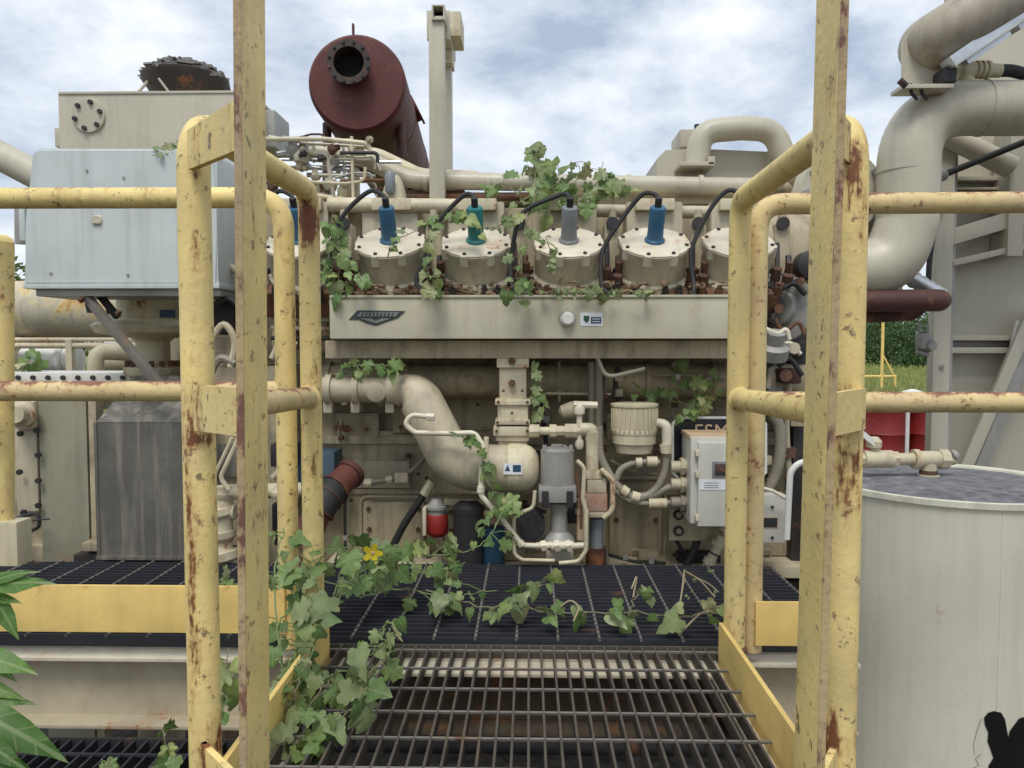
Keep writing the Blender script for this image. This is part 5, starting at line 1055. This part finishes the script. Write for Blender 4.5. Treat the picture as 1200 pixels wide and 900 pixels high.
# white tank in the right foreground
tk = thing('round_tank', 'large round off white tank with a grey top, standing right of the platform', 'tank', (1.37, 2.52, 0))
TX, TY, TR, TZ = 1.385, 2.56, .39, 1.6 - .448
m = MB(); m.lathe((TX, TY, 0), (0, 0, 1), [(0, TR), (TZ - .03, TR), (TZ - .02, TR + .001), (TZ - .012, TR)], 96); m.build('shell', TANKM, tk)
m = MB(); annulus(m, Vector((TX, TY, TZ)), (0, 0, 1), [(-.014, TR + .002), (-.014, TR + .010), (.003, TR + .010), (.006, TR + .004), (.001, TR - .010), (-.006, TR - .012)], 96); m.build('rim', mat('tank_rim_paint', (.72, .70, .57), rust=.3, dirt=.4, streak=0, rthr=.74, rs=12, nscale=20, dirtcol=(.35, .30, .2)), tk)
m = MB(); m.lathe((TX, TY, TZ - .016), (0, 0, 1), [(0, TR - .002), (.010, TR - .004), (.020, TR * .5), (.024, .01)], 72); m.build('top_sheet', TANKT, tk)
ang = math.atan2(-1, -.28)
def tankpt(X, z, pr=.002):
    dx = X - TX; return Vector((X, TY - math.sqrt(max(0, TR * TR - dx * dx)) - pr, z))
sx_ = at(1166, 700, 2.2).x; m = MB(); m.cyl(tankpt(sx_, .02, -.001), tankpt(sx_, TZ - .02, -.001), .0035, seg=8); m.build('weld_seam', TANKM, tk)
# black paint splash wrapped on the shell
def tproj(xp, yp):
    d = at(xp, yp, 1.0) - EYE; o = EYE - Vector((TX, TY, 0))
    A = d.x ** 2 + d.y ** 2; B = 2 * (o.x * d.x + o.y * d.y); C_ = o.x ** 2 + o.y ** 2 - TR ** 2
    tt = (-B - math.sqrt(max(0, B * B - 4 * A * C_))) / (2 * A); return EYE + d * tt
spl = [(1154, 849), (1153, 841), (1158, 835), (1165, 833), (1173, 835), (1177, 842), (1179, 853), (1181, 866), (1183, 857), (1188, 850), (1194, 842), (1203, 839), (1209, 844), (1214, 842), (1219, 852), (1217, 861), (1224, 874), (1221, 893), (1226, 905), (1218, 930), (1207, 941), (1203, 962), (1194, 948), (1180, 957), (1170, 948), (1165, 931), (1157, 926), (1162, 908), (1158, 898), (1164, 888), (1160, 876), (1157, 868), (1158, 858)]
m = MB(); ctr = tproj(1186, 895); cn_ = Vector((ctr.x - TX, ctr.y - TY, 0)).normalized()
def outp(p, e_): n_ = Vector((p.x - TX, p.y - TY, 0)).normalized(); return p + n_ * e_
V0 = [m.bm.verts.new(outp(tproj(*p), .0035)) for p in spl]; V1 = [m.bm.verts.new(outp(tproj(*p), -.003)) for p in spl]
rings = [V0]
for f_ in (.7, .4, .15): rings.append([m.bm.verts.new(outp(tproj(1186 + (p[0] - 1186) * f_, 895 + (p[1] - 895) * f_), .004)) for p in spl])
for A_, B_ in zip(rings, rings[1:]):
    for i in range(len(spl)): j = (i + 1) % len(spl); m.bm.faces.new((A_[i], A_[j], B_[j], B_[i]))
m.bm.faces.new(rings[-1])
for i in range(len(spl)): j = (i + 1) % len(spl); m.bm.faces.new((V0[i], V1[i], V1[j], V0[j]))
m.build('paint_splash', BLKP, tk)
for pts in ([(1150, 842), (1145, 856), (1141, 872), (1142, 884)], [(1149, 884), (1143, 889), (1147, 896), (1140, 900)]):
    m = MB(); m.sweep([outp(tproj(*p), .0006) for p in pts], .0011, 5); m.build('scratch', GRY, tk)
# valve pipe on tank top
vp = thing('tank_valve', 'off white ball valve and tee pipe standing on the grey tank top', 'valve', (at(1087, 556, 2.6).x, 2.6, TZ))
q = Vector((at(1088, 556, 2.62).x, 2.62, TZ)); zc = at(1088, 538, 2.62).z
m = MB(); m.lathe(q + Vector((0, 0, -.004)), (0, 0, 1), [(0, .034), (.014, .034), (.016, .026), (zc - TZ, .026)], 18); m.build('riser', CREAM, vp); MB().lathe(q, (0, 0, 1), [(.012, .029), (.026, .029)], 18).build('riser_band', RUST, vp)
m = MB(); c = lambda x, y=538: at(x, y, 2.62)
for x0, x1, r, sg in ((1072, 1104, .028, 16), (1070, 1076, .034, 14), (1100, 1110, .034, 8), (1110, 1118, .020, 10), (1050, 1072, .021, 14), (1044, 1051, .028, 6), (1012, 1045, .030, 18), (1004, 1012, .022, 6), (985, 1006, .020, 12)): m.cyl(c(x0), c(x1), r, seg=sg)
m.build('cross_pipe', CREAM, vp)
m = MB(); m.cyl(c(1026, 532), c(1026, 522), .016, seg=10); m.lathe(c(1024, 524), (0, 0, 1), [(0, .024), (.02, .026), (.035, .014)], 10); m.build('valve_stem', CREAM, vp)
m = MB(); m.bar(at(1008, 506, 2.60), at(1027, 521, 2.60), .018, .006, up=Vector((0, 1, 0))); m.build('valve_lever', WHT, vp)
m = MB(); m.lathe(c(1113, 536), (.6, -.4, .5), [(0, .012), (.02, .022), (.03, .01)], 8); m.build('plug', GRY, vp)
tb2 = thing('steel_frame_rail', 'low dark steel pipe frame under the platform on the dirt', 'pipe', (0, 2.2, 0))
m = MB(); m.cyl((-.25, 2.35, .09), (1.0, 2.35, .09), .05, seg=16); m.build('pipe', TAN2, tb2)
m = MB(); m.cyl((-.9, 2.48, .28), (1.0, 2.48, .28), .03, seg=12); [m.box((x, 2.48, .13), (.06, .06, .26)) for x in (-.7, .2, .9)]; m.build('support', DKS, tb2)
# ================================================================== VINES AND WEEDS
VR = random.Random(21)
def leaf_mesh(name, outline, fold, curl, m):
    bm = bmesh.new(); n = len(outline)
    def z(x, y): return abs(x) * fold - curl * y * y + .07 * math.sin(9 * x + 5 * y) + .05 * math.sin(17 * y + 11 * x) - .5 * x * x * curl
    mid = [bm.verts.new((0, t, z(0, t))) for t in (0, .3, .6, 1.0)]
    R_ = [bm.verts.new((x, y, z(x, y))) for x, y in outline]; Lf = [bm.verts.new((-x, y, z(x, y) + .02)) for x, y in outline]
    for side in (R_, Lf):
        seq = [mid[0]] + side + [mid[3]]
        for i in range(len(seq) - 1):
            y = (seq[i].co.y + seq[i + 1].co.y) / 2; k = 0 if y < .15 else 1 if y < .45 else 2 if y < .8 else 3
            tri = [seq[i], seq[i + 1], mid[k]]
            if len(set(tri)) == 3:
                try: bm.faces.new(tri)
                except ValueError: pass
        # fill between fans along the midrib
        ks = [0 if (seq[i].co.y + seq[i + 1].co.y) / 2 < .15 else 1 if (seq[i].co.y + seq[i + 1].co.y) / 2 < .45 else 2 if (seq[i].co.y + seq[i + 1].co.y) / 2 < .8 else 3 for i in range(len(seq) - 1)]
        for i in range(1, len(ks)):
            a, b = ks[i - 1], ks[i]
            st = 1 if b > a else -1
            for k in range(a, b, st):
                try: bm.faces.new((seq[i], mid[k], mid[k + st]))
                except ValueError: pass
    bmesh.ops.recalc_face_normals(bm, faces=bm.faces[:])
    bm.normal_update()
    if sum(f.normal.z for f in bm.faces) < 0: bmesh.ops.reverse_faces(bm, faces=bm.faces[:])
    for f in bm.faces:
        if f.normal.z < 0: f.normal_flip()
    me = bpy.data.meshes.new(name); bm.to_mesh(me); bm.free()
    for p in me.polygons: p.use_smooth = True
    me.materials.append(m); return me
LOBED = [(.18, -.18), (.36, -.16), (.46, -.02), (.36, .07), (.55, .14), (.64, .32), (.52, .37), (.37, .38), (.37, .52), (.46, .66), (.32, .76), (.17, .80)]
LOBE2 = [(.24, -.20), (.44, -.14), (.50, .02), (.45, .12), (.56, .24), (.50, .38), (.36, .44), (.36, .58), (.24, .66), (.22, .80), (.08, .90)]
HEART = [(.18, -.12), (.38, -.06), (.46, .12), (.42, .30), (.32, .50), (.18, .72), (.07, .90)]
LANCE = [(.06, .03), (.13, .15), (.17, .30), (.16, .48), (.11, .68), (.05, .86)]
LM = {}
for key, ol in (('lobed', LOBED), ('lobe2', LOBE2), ('heart', HEART), ('lance', LANCE)):
    for mk, mm in (('n', LEAF), ('p', LEAFP), ('b', LEAFB)): 
        for j, (fo, cu) in enumerate(((.25, .15), (-.15, .35), (.1, .6))): LM[key, mk, j] = leaf_mesh('leaf', ol, fo, cu, mm)
def add_leaf(parent, p, direction, normal, size, key='lobed', mk='n'):
    d = Vector(direction).normalized(); n = Vector(normal); n = (n - d * n.dot(d))
    if n.length < 1e-3: n = d.orthogonal()
    n.normalize(); x = d.cross(n)
    o = bpy.data.objects.new('leaf', LM[key, mk, VR.randrange(3)]); COL.objects.link(o); o.parent = parent
    s = size * VR.uniform(.55, 1.05); M = Matrix((x, d, n)).transposed().to_4x4()
    o.matrix_basis = Matrix.Translation(Vector(p) - root_loc(parent)) @ M @ Matrix.Diagonal((s * VR.uniform(.85, 1.1), s, s, 1))
    return o
def vine(label, stems, leaves, size, spread=.035, keys=('lobed', 'lobed', 'lobe2', 'heart'), pale=.3, stem_r=.0022, cat='vine', down=.5, root=None, petiole=.03, smat=None):
    "stems: list of pixel paths (x, y, Y); leaves: leaves per stem"
    p0 = at(*stems[0][0]) if not root else Vector(root)
    t = thing('vine', label, cat, p0, 'vines over the railing, walkway and engine')
    sm_ = MB()
    for si, st in enumerate(stems):
        P = catmull([at(*q) for q in st], 6)
        P = [p + Vector((VR.gauss(0, .003), VR.gauss(0, .003), VR.gauss(0, .003))) for p in P]
        sm_.sweep(P, [stem_r * (1 - .5 * i / len(P)) for i in range(len(P))], 5)
        nl = leaves if isinstance(leaves, int) else leaves[si]
        for k in range(nl):
            i = int((k + VR.random()) / nl * (len(P) - 1)); p = P[i]
            off = Vector((VR.gauss(0, 1), VR.gauss(-.35, .8), VR.gauss(.25, .8))).normalized() * VR.uniform(.3, 1.0) * spread
            q = p + off
            sm_.sweep([p, p + off * .6 + Vector((0, 0, .004)), q], [stem_r * .55] * 3, 4)
            d = Vector((off.x * 6 / max(spread, .01) * .1 + VR.gauss(0, .5), VR.gauss(-.3, .4), -down + VR.gauss(0, .45)))
            nrm = Vector((VR.gauss(0, .45), -.75 + VR.gauss(0, .3), .65 + VR.gauss(0, .3)))
            add_leaf(t, q, d, nrm, size * VR.uniform(.6, 1.25), VR.choice(keys), 'p' if VR.random() < pale else 'n')
    sm_.build('stem', smat or (STEM if VR.random() < .5 else STEMG), t)['kind'] = 'stuff'
    return t
# thick curtain hanging on the left guard and over the platform corner
vine('dense leafy green vine climbing the left guard posts at the platform corner',
     [[(325, 900, 1.45), (330, 820, 1.5), (350, 740, 1.62), (372, 660, 1.72), (400, 640, 1.7)], [(345, 880, 1.4), (360, 800, 1.5), (380, 720, 1.6), (420, 670, 1.7), (455, 650, 1.75)],
      [(330, 860, 1.5), (370, 820, 1.48), (400, 800, 1.5), (430, 770, 1.5), (462, 745, 1.52)], [(375, 700, 1.6), (360, 660, 1.72), (350, 640, 1.78), (372, 625, 1.8)],
      [(340, 790, 1.55), (355, 740, 1.58), (390, 700, 1.62), (400, 660, 1.66)], [(335, 880, 1.36), (365, 860, 1.36), (385, 850, 1.38)], [(325, 740, 1.62), (345, 700, 1.68), (335, 670, 1.72)]],
     [17, 18, 11, 12, 12, 6, 8], .052, .06, pale=.30)
vine('leafy vine trailing over the walkway behind the left guard with a yellow flower',
     [[(400, 690, 1.9), (440, 660, 2.0), (480, 650, 2.05), (520, 650, 2.1), (560, 640, 2.1), (585, 610, 2.2)], [(420, 700, 1.9), (470, 690, 2.0), (530, 700, 2.0), (580, 690, 2.0)], [(450, 660, 2.05), (500, 668, 2.05), (545, 660, 2.1)],
      [(395, 640, 1.95), (430, 640, 2.0), (470, 650, 2.05)]],
     [22, 12, 16, 13], .052, .065, pale=.35)
vine('thin vine lying across the walkway grating with drooping leaves, toward the right guard',
     [[(500, 690, 1.95), (560, 710, 1.92), (610, 712, 1.9), (660, 718, 1.9), (720, 718, 1.88), (800, 722, 1.86), (852, 708, 1.84)], [(600, 700, 1.93), (625, 690, 1.93), (640, 680, 1.93)], [(740, 716, 1.9), (745, 695, 1.92), (755, 690, 1.93)]],
     [26, 8, 4], .054, .042, pale=.3, keys=('heart', 'lobe2', 'lobed'), down=.6)
vine('sprig of leaves between the two left front posts', [[(262, 830, 1.45), (262, 800, 1.45), (268, 760, 1.5)], [(265, 690, 1.9), (262, 680, 1.9), (268, 670, 1.9)], [(190, 895, 1.5), (192, 860, 1.5)]], [7, 4, 2], .052, .03, pale=.4)
vine('straggling vine hanging over the near platform corner by the left toe board', [[(345, 900, 1.38), (352, 850, 1.4), (372, 812, 1.42), (392, 795, 1.44)], [(330, 840, 1.42), (350, 800, 1.46), (365, 775, 1.5)], [(375, 885, 1.36), (385, 850, 1.38), (412, 832, 1.38), (425, 805, 1.4)], [(322, 890, 1.34), (335, 868, 1.34), (350, 872, 1.34)], [(420, 800, 1.45), (445, 775, 1.5), (458, 755, 1.5)]], [9, 7, 9, 5, 5], .054, .045, pale=.35)
# on and around the valve covers
vine('leafy vine between the left end of the engine and first valve cover',
     [[(392, 345, 2.5), (398, 310, 2.5), (396, 280, 2.52), (390, 260, 2.55)], [(400, 340, 2.45), (415, 325, 2.45), (425, 335, 2.45)], [(384, 330, 2.5), (388, 250, 2.6)]], [16, 7, 10], .055, .045, pale=.3)
vine('leafy vine hanging between the first and second valve covers',
     [[(505, 345, 2.45), (500, 310, 2.45), (503, 275, 2.47), (510, 250, 2.5)], [(512, 340, 2.44), (506, 325, 2.44)], [(455, 300, 2.43), (462, 283, 2.45), (490, 270, 2.45)], [(520, 262, 2.5), (545, 255, 2.5), (552, 268, 2.48)]], [15, 5, 5, 7], .046, .03, pale=.4)
vine('leafy vine rising between the teal coil and grey coil to the upper pipe',
     [[(612, 345, 2.45), (608, 310, 2.45), (615, 270, 2.5), (625, 240, 2.6), (628, 200, 2.8), (628, 172, 2.85)], [(560, 270, 2.45), (590, 262, 2.5), (610, 250, 2.55)], [(618, 240, 2.55), (590, 215, 2.7), (578, 230, 2.65)], [(604, 335, 2.43), (625, 338, 2.43)]], [18, 6, 8, 5], .046, .04, pale=.4)
vine('bushy vine tuft on the upper pipe above the grey coil, against the sky',
     [[(640, 250, 2.75), (655, 215, 2.8), (652, 190, 2.82)], [(655, 235, 2.75), (680, 205, 2.8), (672, 190, 2.82)], [(660, 240, 2.72), (700, 215, 2.78), (708, 190, 2.8)], [(670, 240, 2.72), (720, 220, 2.76), (735, 210, 2.78)], [(650, 245, 2.7), (690, 228, 2.72), (740, 228, 2.75)], [(625, 245, 2.7), (632, 215, 2.75)]],
     [12, 9, 10, 11, 12, 7], .054, .045, pale=.35, down=.35)
vine('single sprig with two leaves standing above the upper pipe against the sky', [[(622, 205, 2.95), (627, 190, 2.95), (626, 176, 2.95)], [(627, 190, 2.95), (640, 176, 2.95)]], [3, 3], .062, .03, pale=.2, down=.5)
vine('pale withered vine along the ledge in front of the right hand valve covers',
     [[(640, 342, 2.46), (680, 340, 2.46), (720, 344, 2.46), (775, 338, 2.46)], [(655, 320, 2.44), (645, 300, 2.44), (640, 275, 2.46)], [(700, 335, 2.46), (690, 342, 2.45)]], [20, 9, 5], .034, .02, pale=.9, down=.3)
# in the shade under the header cover
vine('small vine sprig on the return pipe under the header cover', [[(400, 440, 2.50), (425, 428, 2.50), (455, 430, 2.50), (466, 440, 2.52)], [(412, 425, 2.5), (430, 440, 2.48)]], [12, 4], .048, .02, pale=.3)
vine('pale vine hanging right of the regulator column', [[(626, 424, 2.56), (630, 450, 2.56), (636, 475, 2.56), (637, 490, 2.56)]], [12], .040, .02, pale=.8, down=.8)
vine('dark leafed vine in the shade above the black panel', [[(740, 468, 2.66), (760, 460, 2.66), (790, 470, 2.66), (830, 480, 2.66)], [(790, 430, 2.7), (815, 450, 2.68), (845, 470, 2.66)], [(800, 490, 2.64), (815, 470, 2.64), (840, 440, 2.66)]], [9, 12, 10], .048, .045, pale=.05)
vine('vine leaves crossing the big swept pipe and white tube', [[(530, 510, 2.44), (560, 518, 2.42), (566, 545, 2.42), (578, 575, 2.42), (600, 590, 2.42), (610, 600, 2.42)], [(590, 580, 2.42), (575, 600, 2.44), (560, 630, 2.4)]], [14, 7], .050, .022, pale=.2)
vine('small leafy sprig on top of the blue grey cabinet', [[(210, 176, 2.7), (195, 172, 2.62), (180, 182, 2.56)], [(212, 176, 2.62), (203, 170, 2.6)]], [6, 5], .034, .02, pale=.4)
vine('leafy weed on the pipe rack at the left behind the post', [[(24, 440, 3.2), (30, 425, 3.2), (40, 415, 3.2), (48, 432, 3.2)]], [11], .05, .05, pale=.2)
# flower
fl_ = thing('flower', 'small yellow flower among the vine leaves near the walkway', 'flower', at(437, 648, 1.93))
q = at(437, 648, 1.90)
for k in range(5):
    a = k * 2 * PI / 5; d = Vector((math.cos(a), -.25, math.sin(a)))
    m = MB(); u = Vector((-math.sin(a), 0, math.cos(a))); v = [q, q + d * .012 + u * .008, q + d * .024 + u * .006, q + d * .027, q + d * .024 - u * .006, q + d * .012 - u * .008]
    m.bm.faces.new([m.bm.verts.new(c) for c in v]); m.build('petal', PETAL, fl_)
MB().lathe(q + Vector((0, .004, 0)), (0, -1, 0), [(0, .004), (.004, .006), (.010, .003)], 8).build('flower_centre', ORNG, fl_)
# weeds in the near left corner
def weed(label, base, sprays):
    t = thing('weed', label, 'weed', at(*base), 'bright weeds in the near left corner')
    m = MB()
    for (pts, lv) in sprays:
        P = catmull([at(*base)] + [at(*p) for p in pts], 6); m.sweep(P, [.004 * (1 - .7 * i / len(P)) for i in range(len(P))], 6)
        for (x, y, Y, dx, dy, s) in lv:
            p = at(x, y, Y); m.sweep([P[-1], (P[-1] + p) / 2 + Vector((0, 0, .003)), p], [.0015] * 3, 4)
            d = at(x + dx, y + dy, Y - .02) - p; add_leaf(t, p, d, (VR.uniform(-.2, .2), -.6, .75), s, 'lance', 'b')
    m.build('stem', STEMG, t)
weed('bright green weed with narrow pointed leaves cut by the left edge, upper spray', (-30, 960, 1.0), [([(-28, 800, 1.0), (-15, 690, 1.0)],
     [(-15, 690, 1.0, 60, -25, .085), (-8, 700, 1.0, 50, 4, .06), (-4, 702, 1.0, 26, 50, .075), (-15, 690, 1.0, 25, 70, .06), (-10, 685, 1.0, 40, -40, .05)])])
weed('bright green weed with broad drooping leaves at the bottom left corner', (-40, 980, .9), [([(-30, 880, .9), (-15, 800, .9)],
     [(-20, 770, .9, 60, 12, .085), (-15, 772, .9, 60, 40, .07), (-20, 822, .9, 60, -18, .07), (-30, 835, .88, 80, 30, .12), (-30, 860, .86, 80, 55, .11), (-25, 800, .9, 90, 20, .08), (-30, 880, .88, 60, 40, .11), (-25, 850, .88, 70, 2, .10)])])
vine('leaves poking up through the lower grating beside the left front post', [[(120, 900, 1.5), (118, 890, 1.5)], [(205, 900, 1.45), (196, 868, 1.45)]], [3, 3], .045, .02, pale=.3)

# dry twigs and tendrils
tw = thing('dry_stems', 'bare withered stems lying on the walkway by the right guard foot', 'stems', at(800, 720, 1.88))
for pts in ([(800, 690, 1.95), (802, 668, 1.97), (798, 700, 1.92), (790, 735, 1.85)], [(850, 708, 1.84), (820, 720, 1.86), (795, 745, 1.85)], [(801, 668, 1.97), (820, 680, 1.97), (838, 700, 1.95)], [(806, 672, 1.98), (830, 684, 1.98), (842, 694, 1.97)], [(655, 712, 1.9), (668, 704, 1.9), (678, 712, 1.88), (672, 728, 1.86)], [(742, 700, 1.9), (746, 676, 1.92), (740, 690, 1.9)]):
    m = MB(); m.hose([at(*p) for p in pts], .0022, 5, 6); m.build('stem', DRYL, tw)
for i in range(14):
    p = at(VR.uniform(800, 842), VR.uniform(668, 705), 1.97); add_leaf(tw, p, (VR.gauss(0, 1), VR.gauss(0, .5), VR.gauss(0, .6)), (VR.gauss(0, .5), -.6, .6), .026, 'lance', 'p')
vine('stringy pale vine reaching up along the guard post beside the dense vine', [[(330, 780, 1.55), (322, 700, 1.62), (325, 650, 1.7), (334, 620, 1.76)], [(470, 745, 1.5), (455, 728, 1.52), (448, 740, 1.52), (452, 760, 1.5)], [(320, 860, 1.45), (390, 790, 1.5), (440, 800, 1.5)], [(300, 880, 1.35), (325, 840, 1.4)]], [8, 4, 6, 4], .040, .03, pale=.8, stem_r=.0026)
